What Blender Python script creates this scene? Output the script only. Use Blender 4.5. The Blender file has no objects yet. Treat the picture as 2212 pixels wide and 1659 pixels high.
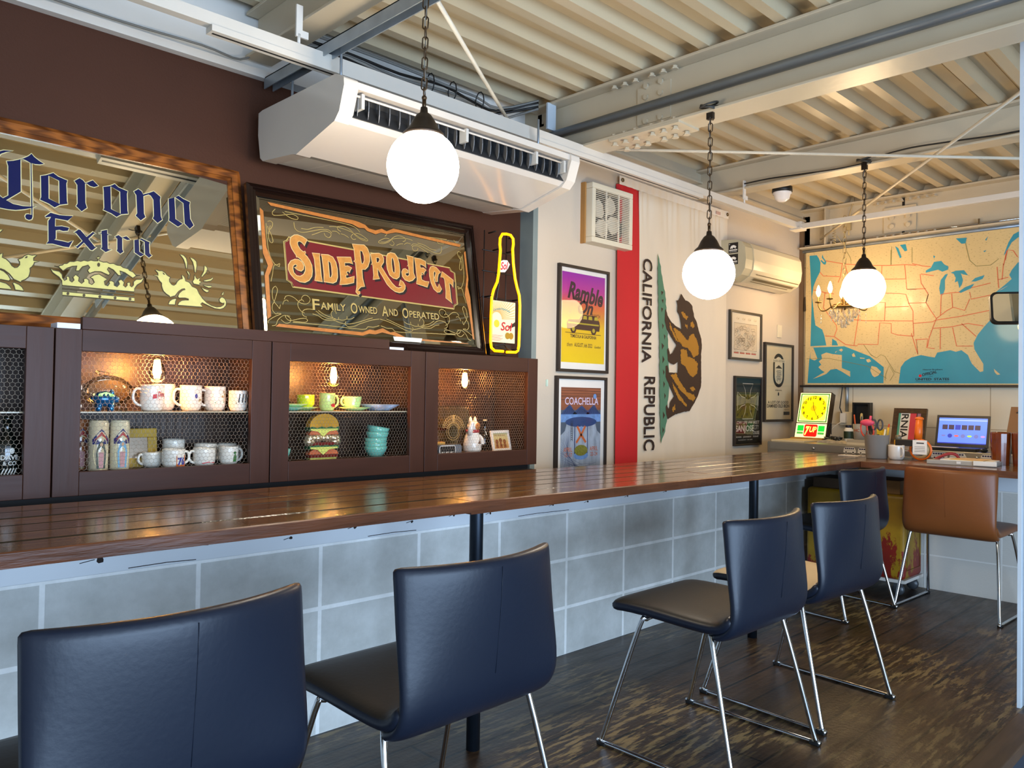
import bpy, bmesh, math, random
from mathutils import Vector, Matrix
random.seed(7)
PI=math.pi
S=bpy.context.scene
COL=S.collection
# ---------------------------------------------------------------- camera, world, light, exposure
cam=bpy.data.objects.new('camera',bpy.data.cameras.new('camera')); COL.objects.link(cam)
_r,_d,_f=[[0.713844,-0.700131,0.015588],[0.022744,0.000931,-0.999741],[0.699935,0.714014,0.016588]]
cam.matrix_world=Matrix(((_r[0],-_d[0],-_f[0],0),(_r[1],-_d[1],-_f[1],0),(_r[2],-_d[2],-_f[2],1.07),(0,0,0,1)))
cam.data.sensor_width=36; cam.data.lens=1711.434*36/2212; cam.data.clip_start=.05
S.camera=cam
S.view_settings.view_transform='Standard'; S.view_settings.look='None'; S.view_settings.gamma=1
S.view_settings.exposure=1.42
W=bpy.data.worlds.new('sky'); S.world=W; W.use_nodes=True
W.node_tree.nodes['Background'].inputs[0].default_value=(.62,.78,1,1); W.node_tree.nodes['Background'].inputs[1].default_value=.9
def area(name,loc,rot,sx,sy,power,col):
    l=bpy.data.lights.new(name,'AREA'); l.shape='RECTANGLE'; l.size=sx; l.size_y=sy; l.energy=power; l.color=col
    o=bpy.data.objects.new(name,l); COL.objects.link(o); o.location=loc; o.rotation_euler=rot; return o
# daylight that falls in through the open shopfront behind the camera
area('shopfront_daylight',(0.2,-2.95,.85),(math.radians(90),0,0),4.6,1.7,125,(.50,.71,1))
# ---------------------------------------------------------------- helpers
def lin(c):
    if isinstance(c,str):
        c=c.lstrip('#'); c=[int(c[i:i+2],16)/255 for i in (0,2,4)]
    return tuple((x/12.92 if x<=.04045 else ((x+.055)/1.055)**2.4) for x in c[:3])+(1,)
_M={}
def nd(nt,t,**kw):
    n=nt.nodes.new(t)
    for k,v in kw.items(): setattr(n,k,v)
    return n
def mat(name,col,rough=.5,metal=0,var=.08,scale=6,bump=0,bscale=60,coat=0,emit=0,ecol=None,stretch=(1,1,1),spec=.5,sheen=0,trans=0,ior=1.45,alpha=1):
    if name in _M: return _M[name]
    m=bpy.data.materials.new(name); m.use_nodes=True; nt=m.node_tree; p=nt.nodes['Principled BSDF']
    c=lin(col)
    p.inputs['Roughness'].default_value=rough; p.inputs['Metallic'].default_value=metal
    p.inputs['Specular IOR Level'].default_value=spec; p.inputs['IOR'].default_value=ior
    if coat: p.inputs['Coat Weight'].default_value=coat; p.inputs['Coat Roughness'].default_value=.08
    if trans: p.inputs['Transmission Weight'].default_value=trans
    tc=nd(nt,'ShaderNodeTexCoord'); mp=nd(nt,'ShaderNodeMapping'); mp.inputs['Scale'].default_value=stretch
    nt.links.new(tc.outputs['Object'],mp.inputs[0])
    nz=nd(nt,'ShaderNodeTexNoise'); nz.inputs['Scale'].default_value=scale; nz.inputs['Detail'].default_value=4
    nt.links.new(mp.outputs[0],nz.inputs['Vector'])
    cr=nd(nt,'ShaderNodeValToRGB'); cr.color_ramp.elements[0].position=.3; cr.color_ramp.elements[1].position=.7
    cr.color_ramp.elements[0].color=tuple(x*(1-var) for x in c[:3])+(1,); cr.color_ramp.elements[1].color=tuple(min(1,x*(1+var)) for x in c[:3])+(1,)
    nt.links.new(nz.outputs['Fac'],cr.inputs[0]); nt.links.new(cr.outputs[0],p.inputs['Base Color'])
    if emit:
        p.inputs['Emission Strength'].default_value=emit
        if ecol: p.inputs['Emission Color'].default_value=lin(ecol)
        else: nt.links.new(cr.outputs[0],p.inputs['Emission Color'])
    if bump:
        n2=nd(nt,'ShaderNodeTexNoise'); n2.inputs['Scale'].default_value=bscale; n2.inputs['Detail'].default_value=3
        nt.links.new(mp.outputs[0],n2.inputs['Vector'])
        b=nd(nt,'ShaderNodeBump'); b.inputs['Strength'].default_value=bump; b.inputs['Distance'].default_value=.004
        nt.links.new(n2.outputs['Fac'],b.inputs['Height']); nt.links.new(b.outputs[0],p.inputs['Normal'])
    _M[name]=m; return m
def glassmat(name,tint=(1,1,1),ior=1.45,rough=0.0,refl=1.0):
    if name in _M: return _M[name]
    m=bpy.data.materials.new(name); m.use_nodes=True; nt=m.node_tree; nt.nodes.clear()
    o=nd(nt,'ShaderNodeOutputMaterial'); t=nd(nt,'ShaderNodeBsdfTransparent'); t.inputs[0].default_value=tint+(1,)
    g=nd(nt,'ShaderNodeBsdfGlossy'); g.inputs['Roughness'].default_value=rough
    f=nd(nt,'ShaderNodeFresnel'); f.inputs[0].default_value=ior
    mx=nd(nt,'ShaderNodeMixShader'); mu=nd(nt,'ShaderNodeMath',operation='MULTIPLY'); mu.inputs[1].default_value=refl
    nt.links.new(f.outputs[0],mu.inputs[0]); nt.links.new(mu.outputs[0],mx.inputs[0]); nt.links.new(t.outputs[0],mx.inputs[1]); nt.links.new(g.outputs[0],mx.inputs[2]); nt.links.new(mx.outputs[0],o.inputs[0])
    _M[name]=m; return m
def grad(name,stops,axis,lo,hi,rough=.4,emit=0):
    m=bpy.data.materials.new(name); m.use_nodes=True; nt=m.node_tree; p=nt.nodes['Principled BSDF']; p.inputs['Roughness'].default_value=rough
    tc=nd(nt,'ShaderNodeTexCoord'); sp=nd(nt,'ShaderNodeSeparateXYZ'); nt.links.new(tc.outputs['Object'],sp.inputs[0])
    mr=nd(nt,'ShaderNodeMapRange'); mr.inputs[1].default_value=lo; mr.inputs[2].default_value=hi; nt.links.new(sp.outputs[axis],mr.inputs[0])
    cr=nd(nt,'ShaderNodeValToRGB'); e=cr.color_ramp.elements
    while len(e)<len(stops): e.new(.5)
    for el,(ps,c) in zip(e,stops): el.position=ps; el.color=lin(c)
    nt.links.new(mr.outputs[0],cr.inputs[0]); nt.links.new(cr.outputs[0],p.inputs['Base Color'])
    if emit: nt.links.new(cr.outputs[0],p.inputs['Emission Color']); p.inputs['Emission Strength'].default_value=emit
    return m
def Fr(o,u,v):
    o=Vector(o); u=Vector(u).normalized(); v=Vector(v).normalized(); n=u.cross(v)
    return lambda a,b,w=0: o+u*a+v*b+n*w
def inside(p,L):
    r=False; j=len(L)-1
    for i in range(len(L)):
        if (L[i][1]>p[1])!=(L[j][1]>p[1]) and p[0]<(L[j][0]-L[i][0])*(p[1]-L[i][1])/(L[j][1]-L[i][1])+L[i][0]: r=not r
        j=i
    return r
def ring(cx,cy,rx,ry=None,n=24,a0=0,a1=2*PI):
    ry=rx if ry is None else ry
    k=n if abs(a1-a0-2*PI)<1e-6 else n-1
    return [(cx+rx*math.cos(a0+(a1-a0)*i/k),cy+ry*math.sin(a0+(a1-a0)*i/k)) for i in range(n)]
def rrect(x0,y0,x1,y1,r,n=5):
    o=[]
    for cx,cy,a in ((x1-r,y1-r,0),(x0+r,y1-r,PI/2),(x0+r,y0+r,PI),(x1-r,y0+r,1.5*PI)):
        o+=[(cx+r*math.cos(a+PI/2*i/n),cy+r*math.sin(a+PI/2*i/n)) for i in range(n+1)]
    return o
def smooth_line(pts,k=5):
    if len(pts)<3: return pts
    P=[Vector(p) for p in pts]; o=[]
    for i in range(len(P)-1):
        p0=P[max(i-1,0)];p1=P[i];p2=P[i+1];p3=P[min(i+2,len(P)-1)]
        for j in range(k):
            t=j/k; o.append(.5*((2*p1)+(p2-p0)*t+(2*p0-5*p1+4*p2-p3)*t*t+(3*p1-p0-3*p2+p3)*t**3))
    return o+[P[-1]]
class MB:
    def __init__(s): s.v=[];s.f=[];s.m=[];s.s=[]
    def add(s,V,Fc,mi=0,sm=False):
        b=len(s.v); s.v+=[tuple(x) for x in V]; s.f+=[tuple(b+i for i in f) for f in Fc]; s.m+=[mi]*len(Fc); s.s+=[sm]*len(Fc); return s
    def box(s,a,b,mi=0,T=None):
        x0,y0,z0=a;x1,y1,z1=b
        V=[(x0,y0,z0),(x1,y0,z0),(x1,y1,z0),(x0,y1,z0),(x0,y0,z1),(x1,y0,z1),(x1,y1,z1),(x0,y1,z1)]
        if T: V=[T@Vector(p) for p in V]
        return s.add(V,[(0,3,2,1),(4,5,6,7),(0,1,5,4),(1,2,6,5),(2,3,7,6),(3,0,4,7)],mi)
    def tube(s,pts,r,n=8,closed=False,mi=0,caps=True):
        P=[Vector(p) for p in pts]; N=len(P); rr=r if isinstance(r,(list,tuple)) else [r]*N
        up=None; V=[]
        for i in range(N):
            t=(P[(i+1)%N]-P[i-1]) if closed else (P[min(i+1,N-1)]-P[max(i-1,0)])
            t.normalize()
            if up is None:
                up=t.orthogonal().normalized()
            up=(up-t*up.dot(t)); up=up.normalized() if up.length>1e-6 else t.orthogonal().normalized()
            b=t.cross(up)
            V+=[P[i]+(up*math.cos(2*PI*k/n)+b*math.sin(2*PI*k/n))*rr[i] for k in range(n)]
        Fc=[]
        for i in range(N if closed else N-1):
            j=(i+1)%N
            Fc+=[(i*n+k,i*n+(k+1)%n,j*n+(k+1)%n,j*n+k) for k in range(n)]
        s.add(V,Fc,mi,True)
        if caps and not closed:
            b=len(s.v)-len(V); s.f+=[tuple(b+k for k in reversed(range(n))),tuple(b+(N-1)*n+k for k in range(n))]; s.m+=[mi,mi]; s.s+=[False,False]
        return s
    def lathe(s,prof,n=24,o=(0,0,0),mi=0,T=None,sm=True):
        V=[]
        for r,z in prof: V+=[Vector((r*math.cos(2*PI*k/n),r*math.sin(2*PI*k/n),z)) for k in range(n)]
        V=[(T@p if T else p)+Vector(o) for p in V]
        Fc=[(i*n+k,i*n+(k+1)%n,(i+1)*n+(k+1)%n,(i+1)*n+k) for i in range(len(prof)-1) for k in range(n)]
        return s.add(V,Fc,mi,sm)
    def ball(s,c,r,nu=20,nv=12,mi=0,T=None):
        r=(r,r,r) if not isinstance(r,(tuple,list)) else r
        V=[];c=Vector(c)
        for i in range(nv+1):
            a=PI*i/nv-PI/2
            V+=[Vector((r[0]*math.cos(a)*math.cos(2*PI*k/nu),r[1]*math.cos(a)*math.sin(2*PI*k/nu),r[2]*math.sin(a))) for k in range(nu)]
        V=[(T@p if T else p)+c for p in V]
        return s.add(V,[(i*nu+k,i*nu+(k+1)%nu,(i+1)*nu+(k+1)%nu,(i+1)*nu+k) for i in range(nv) for k in range(nu)],mi,True)
    def prism(s,L,fr,w0,w1,mi=0,sm=False):
        n=len(L); A=sum(L[i-1][0]*L[i][1]-L[i][0]*L[i-1][1] for i in range(n))
        if A<0: L=L[::-1]
        V=[fr(a,b,w0) for a,b in L]+[fr(a,b,w1) for a,b in L]
        s.add(V,[(i,(i+1)%n,n+(i+1)%n,n+i) for i in range(n)],mi,sm)
        s.poly([L],fr,w1,mi); s.poly([L],fr,w0,mi,flip=True); return s
    def poly(s,Ls,fr,w=0,mi=0,flip=False):
        if len(Ls)==1 and len(Ls[0])==4 and s._convex(Ls[0]):
            L=Ls[0]; A=sum(L[i-1][0]*L[i][1]-L[i][0]*L[i-1][1] for i in range(4))
            q=(0,1,2,3) if (A>0)!=flip else (3,2,1,0)
            return s.add([fr(a,b,w) for a,b in L],[q],mi)
        bm=bmesh.new(); ed=[]
        for L in Ls:
            vs=[bm.verts.new((a,b,0)) for a,b in L]
            for i in range(len(vs)): ed.append(bm.edges.new((vs[i-1],vs[i])))
        bmesh.ops.triangle_fill(bm,use_beauty=True,use_dissolve=False,edges=ed,normal=(0,0,1))
        bm.verts.index_update()
        V=[fr(v.co.x,v.co.y,w) for v in bm.verts]; Fc=[]
        for f in bm.faces:
            i=[v.index for v in f.verts]
            if (f.normal.z<0)!=flip: i=i[::-1]
            Fc.append(i)
        bm.free(); return s.add(V,Fc,mi)
    @staticmethod
    def _convex(L):
        sg=0
        for i in range(len(L)):
            a,b,c=L[i-2],L[i-1],L[i]; x=(b[0]-a[0])*(c[1]-b[1])-(b[1]-a[1])*(c[0]-b[0])
            if abs(x)<1e-12: continue
            if sg and (x>0)!=(sg>0): return False
            sg=x
        return True
    def polys(s,Ls,holes,fr,w=0,mi=0):
        for L in Ls:
            s.poly([L]+[h for h in holes if inside(h[0],L)],fr,w,mi)
        return s
    def line(s,L,wd,fr,w=0,mi=0,closed=False):
        n=len(L)
        Pts=[Vector((p[0],p[1])) for p in L]; A=[];B=[]
        for i in range(n):
            t=(Pts[(i+1)%n]-Pts[i-1]) if closed else (Pts[min(i+1,n-1)]-Pts[max(i-1,0)])
            t=t.normalized() if t.length>1e-9 else Vector((1,0)); q=Vector((-t.y,t.x))*wd/2
            A.append(Pts[i]+q);B.append(Pts[i]-q)
        V=[fr(p.x,p.y,w) for p in A]+[fr(p.x,p.y,w) for p in B]
        m=n if closed else n-1
        return s.add(V,[(n+i,n+(i+1)%n,(i+1)%n,i) for i in range(m)],mi)
    def text(s,t,fr,x0,y0,x1,y1,w=0,mi=0,bold=0,shear=0,rot=0,sx=None,wave=None):
        c=bpy.data.curves.new('t','FONT'); c.body=t; c.size=1; c.shear=shear; c.offset=bold; c.resolution_u=3
        o=bpy.data.objects.new('t',c); me=bpy.data.meshes.new_from_object(o)
        P=[(v.co.x,v.co.y) for v in me.vertices]; Fc=[tuple(p.vertices) for p in me.polygons]
        bpy.data.objects.remove(o); bpy.data.curves.remove(c); bpy.data.meshes.remove(me)
        if not P: return s
        ax=min(p[0] for p in P);bx=max(p[0] for p in P);ay=min(p[1] for p in P);by=max(p[1] for p in P)
        Q=[]
        for a,b in P:
            a=(a-ax)/(bx-ax);b=(b-ay)/max(by-ay,1e-6)
            if rot: a,b=b,1-a
            xx=x0+(x1-x0)*a; yy=y0+(y1-y0)*b
            if wave: yy+=wave(a)
            Q.append(fr(xx,yy,w))
        return s.add(Q,Fc,mi)
    def build(s,name,mats,parent=None,bevel=0,seg=2,sub=0):
        me=bpy.data.meshes.new(name); me.from_pydata(s.v,[],s.f)
        for m in (mats if isinstance(mats,(list,tuple)) else [mats]): me.materials.append(m)
        me.polygons.foreach_set('material_index',s.m); me.polygons.foreach_set('use_smooth',s.s); me.update()
        o=bpy.data.objects.new(name,me); COL.objects.link(o)
        if parent: o.parent=parent
        if bevel:
            b=o.modifiers.new('b','BEVEL'); b.width=bevel; b.segments=seg; b.limit_method='ANGLE'; b.angle_limit=.6
        if sub:
            b=o.modifiers.new('s','SUBSURF'); b.levels=sub; b.render_levels=sub
        return o
def tag(o,label,cat,group=None):
    o['label']=label; o['category']=cat
    if group: o['group']=group
    return o
def thing(name,label,cat,loc=(0,0,0),rz=0,group=None):
    o=bpy.data.objects.new(name,None); COL.objects.link(o); o.empty_display_size=.05
    o.location=loc; o.rotation_euler=(0,0,rz); return tag(o,label,cat,group)
def struct(o): o['kind']='structure'; return o
def dup(root,loc,rz,label=None,group=None):
    r=root.copy(); COL.objects.link(r); r.location=loc; r.rotation_euler=(0,0,rz)
    if label: r['label']=label
    if group: r['group']=group
    for ch in list(root.children):
        c=ch.copy(); COL.objects.link(c); c.parent=r
        for g in list(ch.children):
            d=g.copy(); COL.objects.link(d); d.parent=c
    return r
def R3(rx=0,ry=0,rz=0): return (Matrix.Rotation(rz,3,'Z')@Matrix.Rotation(ry,3,'Y')@Matrix.Rotation(rx,3,'X'))
def TM(loc,rx=0,ry=0,rz=0): return Matrix.Translation(Vector(loc))@R3(rx,ry,rz).to_4x4()
def data(k): return [[tuple(int(c)/5000 for c in p.split(',')) for p in L.split(' ')] for L in D[k].split(';')]
XY=Fr((0,0,0),(1,0,0),(0,1,0)); XZ=Fr((0,0,0),(1,0,0),(0,0,1))   # XZ faces -Y
YW=2.83; YB=2.92; XW=5.906; ZT=2.54
D={
'cor':'2969,2729 3059,2757 3156,2804 3197,2829 3273,2887 3320,2942 3351,2897 3421,2845 3493,2808 3433,2783 3369,2774 3313,2776 3307,2034 3360,2053 3307,2020 3303,1864 3288,1819 3250,1800 3212,1814 3201,1854 3218,1889 3250,1898 3290,1891 3291,2010 3196,1970 3071,1933 2969,1926 2868,1931 2795,1950 2698,2020 2622,2144 2597,2318 2630,2507 2713,2702 2816,2836 2933,2904 3060,2925 2960,2881 2890,2834 2813,2710 2763,2538 2755,2371 2795,2214 2873,2116 2906,2096 2978,2157 2988,2651;3441,2589 3514,2615 3626,2680 3691,2633 3831,2593 3812,2537 3809,2229 3819,2183 3702,2143 3625,2082 3541,2132 3417,2176 3437,2222 3442,2499;3937,2609 4016,2676 4069,2648 4098,2609 4129,2621 4222,2684 4305,2601 4236,2563 4174,2572 4125,2606 4098,2600 4090,2251 4110,2171 4026,2092 3946,2169 3971,2218 3978,2547;4384,2599 4489,2637 4573,2693 4630,2642 4779,2602 4763,2552 4757,2246 4767,2189 4647,2154 4573,2094 4487,2145 4364,2185 4383,2215 4388,2515;4884,2620 4962,2684 5013,2652 5037,2597 5147,2650 5225,2697 5338,2613 5326,2557 5322,2243 5342,2182 5258,2106 5180,2178 5203,2225 5210,2533 5168,2602 5129,2616 5040,2567 5033,2240 5055,2180 4971,2101 4890,2177 4919,2227 4921,2559;5482,2608 5587,2650 5581,2239 5709,2170 5618,2099 5460,2190 5474,2245;5600,2661 5665,2704 5742,2659 5870,2618 5851,2556 5852,2289 5908,2175 5830,2095 5744,2181 5746,2575;3485,1901 3562,1980 3691,1962 3893,1982 3811,1890 3627,1896 3619,1756 3722,1777 3826,1768 3804,1713 3735,1696 3682,1709 3629,1691 3624,1553 3603,1527 3728,1521 3804,1511 3876,1559 3813,1432 3725,1432 3634,1448 3574,1456 3484,1442 3519,1491 3527,1838 3551,1873 3569,1912 3489,1886;3898,1698 3970,1766 3994,1759 4084,1652 4189,1761 4232,1727 4200,1731 4111,1624 4205,1498 4234,1503 4162,1432 4135,1437 4040,1549 3941,1434 3896,1474 3927,1463 4021,1573 3928,1698;4274,1755 4319,1759 4320,1798 4413,1837 4409,1762 4471,1751 4411,1742 4405,1497 4429,1487 4475,1501 4369,1432 4298,1485 4319,1512 4322,1747 4277,1746;4532,1731 4589,1769 4646,1732 4716,1770 4782,1721 4729,1703 4658,1729 4645,1720 4639,1515 4656,1485 4601,1437 4545,1487 4559,1512 4567,1700;4846,1722 4921,1749 4919,1520 4998,1485 4934,1436 4838,1499;4926,1754 4971,1771 5026,1747 5104,1721 5089,1680 5088,1517 5126,1485 5075,1434 5012,1487 5016,1717',
'corh':'3193,2820 3159,2803 3149,2257 2946,2072 3039,2027 3177,2017 3290,2033 3302,2776 3249,2803;3551,2617 3707,2562 3700,2157 3542,2218;4500,2635 4653,2567 4644,2164 4489,2221',
'crown':'3694,773 3687,852 3649,909 3604,938 3559,974 3529,1039 3574,1011 3656,1002 3697,954 3699,900 3727,857 3762,885 3756,923 3784,938 3803,913 3805,867 3834,844 3869,883 3854,932 3894,979 3947,939 3934,875 3977,838 4016,878 4011,916 4050,937 4090,911 4091,856 4132,837 4173,881 4148,941 4113,961 4172,1008 4250,1034 4375,962 4327,916 4335,857 4377,843 4408,894 4399,925 4439,942 4482,919 4479,863 4521,844 4564,897 4549,952 4594,982 4644,939 4626,880 4658,852 4690,896 4684,928 4718,948 4740,935 4734,885 4759,868 4791,908 4794,966 4842,1013 4918,1022 4970,1062 4931,974 4851,916 4806,845 4796,786;3590,1086 3652,1075 3713,1018 3775,1073 3851,1114 3920,1132 3900,1047 3948,1049 4003,1127 4091,1167 4114,1131 4077,1074 4106,1027 4188,1069 4281,1078 4351,1051 4400,1033 4423,1065 4383,1132 4403,1171 4478,1136 4554,1049 4598,1055 4580,1134 4660,1112 4732,1064 4786,1030 4845,1079 4907,1095 4838,1088 4796,1138 4737,1159 4716,1185 4635,1198 4599,1226 4540,1226 4483,1250 4425,1238 4382,1260 4324,1250 4261,1267 4259,1299 4285,1323 4257,1331 4252,1350 4246,1329 4217,1309 4245,1297 4243,1260 4182,1252 4133,1257 4083,1234 4028,1241 3979,1215 3924,1223 3875,1196 3814,1191 3772,1150 3731,1144 3703,1113 3663,1100 3649,1082;3692,730 4797,742 4796,725 3692,715;3693,673 4794,685 4792,617 3691,609',
'griffin':'5166,1225 5190,1232 5232,1219 5286,1227 5338,1194 5370,1155 5425,1123 5406,1088 5406,1038 5441,992 5474,982 5510,1007 5541,1062 5586,1107 5635,1124 5626,1192 5663,1179 5688,1131 5689,1087 5751,1073 5780,1040 5802,999 5858,980 5892,958 5922,881 5987,785 6054,719 6138,676 6232,656 6307,671 6370,714 6384,749 6342,738 6299,759 6291,803 6320,847 6359,859 6401,833 6427,772 6414,704 6365,647 6295,618 6193,626 6086,664 5967,714 5937,685 5969,630 5692,624 5526,622 5544,674 5594,715 5665,733 5724,736 5722,757 5660,769 5556,758 5534,787 5562,848 5621,905 5674,926 5665,943 5615,926 5550,875 5490,793 5399,755 5387,778 5335,808 5290,853 5273,901 5263,949 5266,999 5234,1031 5210,1071 5202,1105 5134,1128 5214,1135 5210,1177;5360,619 5380,678 5424,718 5486,743 5509,727 5490,690 5475,624;5616,1578 5686,1570 5732,1518 5748,1439 5733,1327 5712,1324 5703,1411 5674,1502;5797,1546 5867,1530 5914,1485 5919,1404 5889,1270 5867,1268 5860,1374 5842,1467;6055,1426 6097,1406 6112,1363 6089,1301 6002,1200 5981,1212 6039,1316;6201,1222 6202,1188 6158,1145 6084,1121 6025,1118 6023,1140 6087,1163 6154,1186;6006,1056 6078,1046 6170,1054 6149,1014 6104,1005 6033,1030;5967,1004 6023,981 6108,961 6099,930 6061,915 6013,943;5861,1230 5889,1171 5905,1147 5958,1183 5943,1126 5981,1101 5943,1074 5940,1041 5834,1050 5816,1096 5848,1144;5719,1277 5757,1271 5779,1223 5755,1139 5737,1133 5753,1205;6336,901 6365,946 6393,964 6380,899',
'gholes':'5291,1195 5318,1188 5336,1154 5302,1161',
'cholesdark':'3791,645 3787,633 3779,623 3768,618 3757,620 3750,629 3748,641 3751,653 3759,663 3770,668 3781,666 3788,658;4028,645 4025,632 4016,622 4005,617 3994,619 3986,628 3984,640 3988,653 3996,663 4007,667 4018,666 4026,657;4268,646 4264,633 4256,623 4244,618 4233,620 4225,629 4223,641 4226,654 4235,664 4246,669 4258,667 4266,658;4506,650 4502,636 4493,626 4481,621 4470,623 4462,632 4459,645 4463,658 4472,668 4484,673 4495,671 4504,662;4745,653 4741,640 4732,629 4720,625 4708,627 4700,636 4697,648 4701,662 4710,672 4723,677 4734,675 4743,666;4274,1198 4270,1180 4261,1165 4249,1158 4237,1161 4229,1174 4227,1192 4231,1211 4241,1226 4252,1232 4264,1229 4272,1217',
'crown_c':'4255,1298',
'spred':'7542,2035 7611,2072 7648,2138 8024,2120 10858,2016 11449,1993 11478,1924 11573,1888 11568,1183 11481,1140 11455,1061 7661,1163 7633,1243 7551,1286',
'spl':'8016,2152 7973,2079 7944,2014 7922,2053 7885,2086 7837,2099 7802,2065 7808,2010 7856,1931 7912,1891 7952,1911 7962,1879 7939,1847 7985,1806 8039,1728 8077,1637 8079,1515 8058,1409 7993,1318 7902,1266 7797,1269 7694,1314 7614,1398 7572,1495 7582,1589 7640,1675 7728,1718 7805,1718 7870,1679 7904,1608 7890,1531 7839,1488 7772,1499 7699,1551 7747,1562 7759,1600 7726,1615 7682,1582 7669,1525 7683,1443 7737,1388 7813,1383 7883,1428 7927,1507 7932,1592 7899,1673 7844,1732 7788,1768 7759,1759 7752,1805 7726,1839 7673,1926 7645,2016 7650,2091 7678,2161 7748,2213 7816,2226 7912,2204;8099,1896 8268,1899 8254,1840 8261,1649 8263,1440 8280,1324 8111,1330 8144,1446 8140,1768;8293,1892 8450,1903 8550,1867 8609,1767 8631,1634 8624,1460 8586,1360 8511,1319 8310,1327 8324,1466 8318,1675 8308,1827;8638,1883 8960,1918 8991,1774 8919,1795 8808,1781 8808,1713 8872,1725 8964,1692 8917,1628 8903,1578 8874,1613 8830,1589 8862,1529 8809,1519 8820,1457 8917,1486 9005,1525 8983,1381 8822,1331 8654,1304 8688,1418 8685,1738;9014,2211 9153,2215 9295,2229 9367,2169 9412,2044 9401,1902 9346,1766 9276,1698 9199,1689 9195,1501 9230,1327 9137,1308 9051,1222 9108,1208 9104,1158 9060,1135 9011,1189 9040,1289 9060,1487 9059,1821 9017,1836 9052,1870 9048,2097;9430,2052 9527,2079 9635,2097 9708,2073 9745,2000 9737,1912 9664,1811 9731,1708 9807,1591 9905,1466 9986,1396 10050,1383 10118,1405 10138,1436 10066,1434 10117,1570 10185,1524 10228,1450 10216,1380 10154,1306 10063,1278 9955,1292 9852,1354 9772,1433 9697,1560 9631,1668 9569,1757 9573,1604 9604,1536 9438,1499 9466,1592 9464,1821 9422,1826 9455,1849;9931,2150 10029,2143 10094,2063 10122,1938 10123,1762 10094,1631 10023,1575 9937,1585 9855,1644 9811,1765 9802,1910 9819,2048 9852,2115;10324,2141 10505,2129 10483,1961 10470,1761 10507,1666 10426,1588 10333,1553 10234,1578 10174,1650 10166,1747 10211,1821 10269,1837 10333,1805 10328,1745 10271,1739 10256,1698 10298,1668 10351,1698 10358,1897 10319,1897 10350,1926 10345,2064;10526,2116 10692,2107 10816,2066 10813,1910 10771,1955 10664,1988 10661,1902 10743,1907 10809,1869 10757,1813 10739,1751 10709,1797 10673,1783 10704,1747 10662,1732 10670,1633 10760,1603 10860,1613 10800,1477 10517,1528 10549,1630 10541,1968;11008,1983 11089,1962 11199,1862 11134,1814 11102,1729 11092,1637 11032,1631 11018,1720 11064,1827 11033,1874 11004,1820 10995,1667 11035,1540 11078,1494 11123,1590 11183,1474 11128,1403 11055,1386 10967,1453 10910,1588 10885,1746 10892,1878 10934,1954;11237,1887 11386,1801 11530,1718 11506,1546 11464,1614 11406,1639 11413,1476 11412,1292 11442,1172 11271,1279 11294,1444 11290,1698 11260,1756 11187,1749',
'splh':'8441,1776 8490,1744 8504,1649 8504,1505 8479,1440 8443,1431 8442,1565;9187,2090 9240,2082 9271,1986 9269,1886 9230,1812 9198,1818 9187,1956;9562,1987 9626,1995 9645,1958 9619,1902 9564,1881;9942,2029 9976,2033 9996,1952 10005,1807 9992,1718 9969,1700 9939,1741 9931,1896',
'spo':'7239,2801 7806,2775 8401,2751 9091,2734 9220,2717 9364,2679 9442,2615 9607,2593 9764,2654 9881,2618 10061,2707 10736,2664 11854,2603 11807,2537 10730,2600 10125,2632 9876,2556 9740,2567 9600,2507 9404,2548 9342,2600 9210,2589 9052,2646 7803,2712 7306,2736;7081,2662 7146,2604 7163,1874 7223,1717 7278,1559 7205,1386 7175,1329 7167,533 7096,474 7092,1320 7171,1519 7088,1754;7244,343 7315,401 9101,354 9267,423 9396,410 9582,471 9759,394 9862,415 10126,310 11776,274 11867,214 10087,263 9821,338 9558,382 9389,328 9244,334 9096,282;11922,2419 11988,2478 11990,1848 11924,1611 11975,1354 11967,930 12001,350 11927,394 11894,1054 11822,1405 11930,1841',
'spc':'7415,780 7441,847 7498,878 7535,855;7454,891 7491,953 7570,971 7657,941 7732,882 7797,844 7887,836 7958,869 7991,938 7954,995 7887,1011 7828,978 7807,921;7856,882 7824,912 7766,891 7723,827 7735,752 7787,681 7853,653;7894,574 7827,597 7803,660 7857,719 7961,743 8075,725 8220,626 8358,580 8441,581 8534,537 8676,502 8848,513 9064,573 9259,644 9363,675;8145,730 8280,652 8431,608 8513,586;8019,649 8138,620 8274,552 8511,552;8533,693 8513,748 8452,743 8419,685 8444,620 8501,579 8573,584 8576,629;8573,584 8657,573 8756,603 8767,666;8756,603 8855,610 8933,655;8740,551 8713,504 8770,452 8893,460 9086,540 9334,626 9517,662;7293,1133 7236,1074 7218,934 7244,830 7315,740 7345,700 7366,776;7293,1133 7328,1072 7294,941 7244,819 7208,752 7203,657 7263,587 7308,612;7594,451 8266,441 9089,415 9232,476 9360,478 9506,522;7103,397 7117,450 7261,545 7372,595 7307,601;7175,349 7252,375 7300,473 7414,567 7546,565;7355,488 7449,420 7539,447 7554,512 7480,571 7456,538 7541,479 7767,538 7869,546 7901,504 7842,468 7696,469 7606,463',
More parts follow.
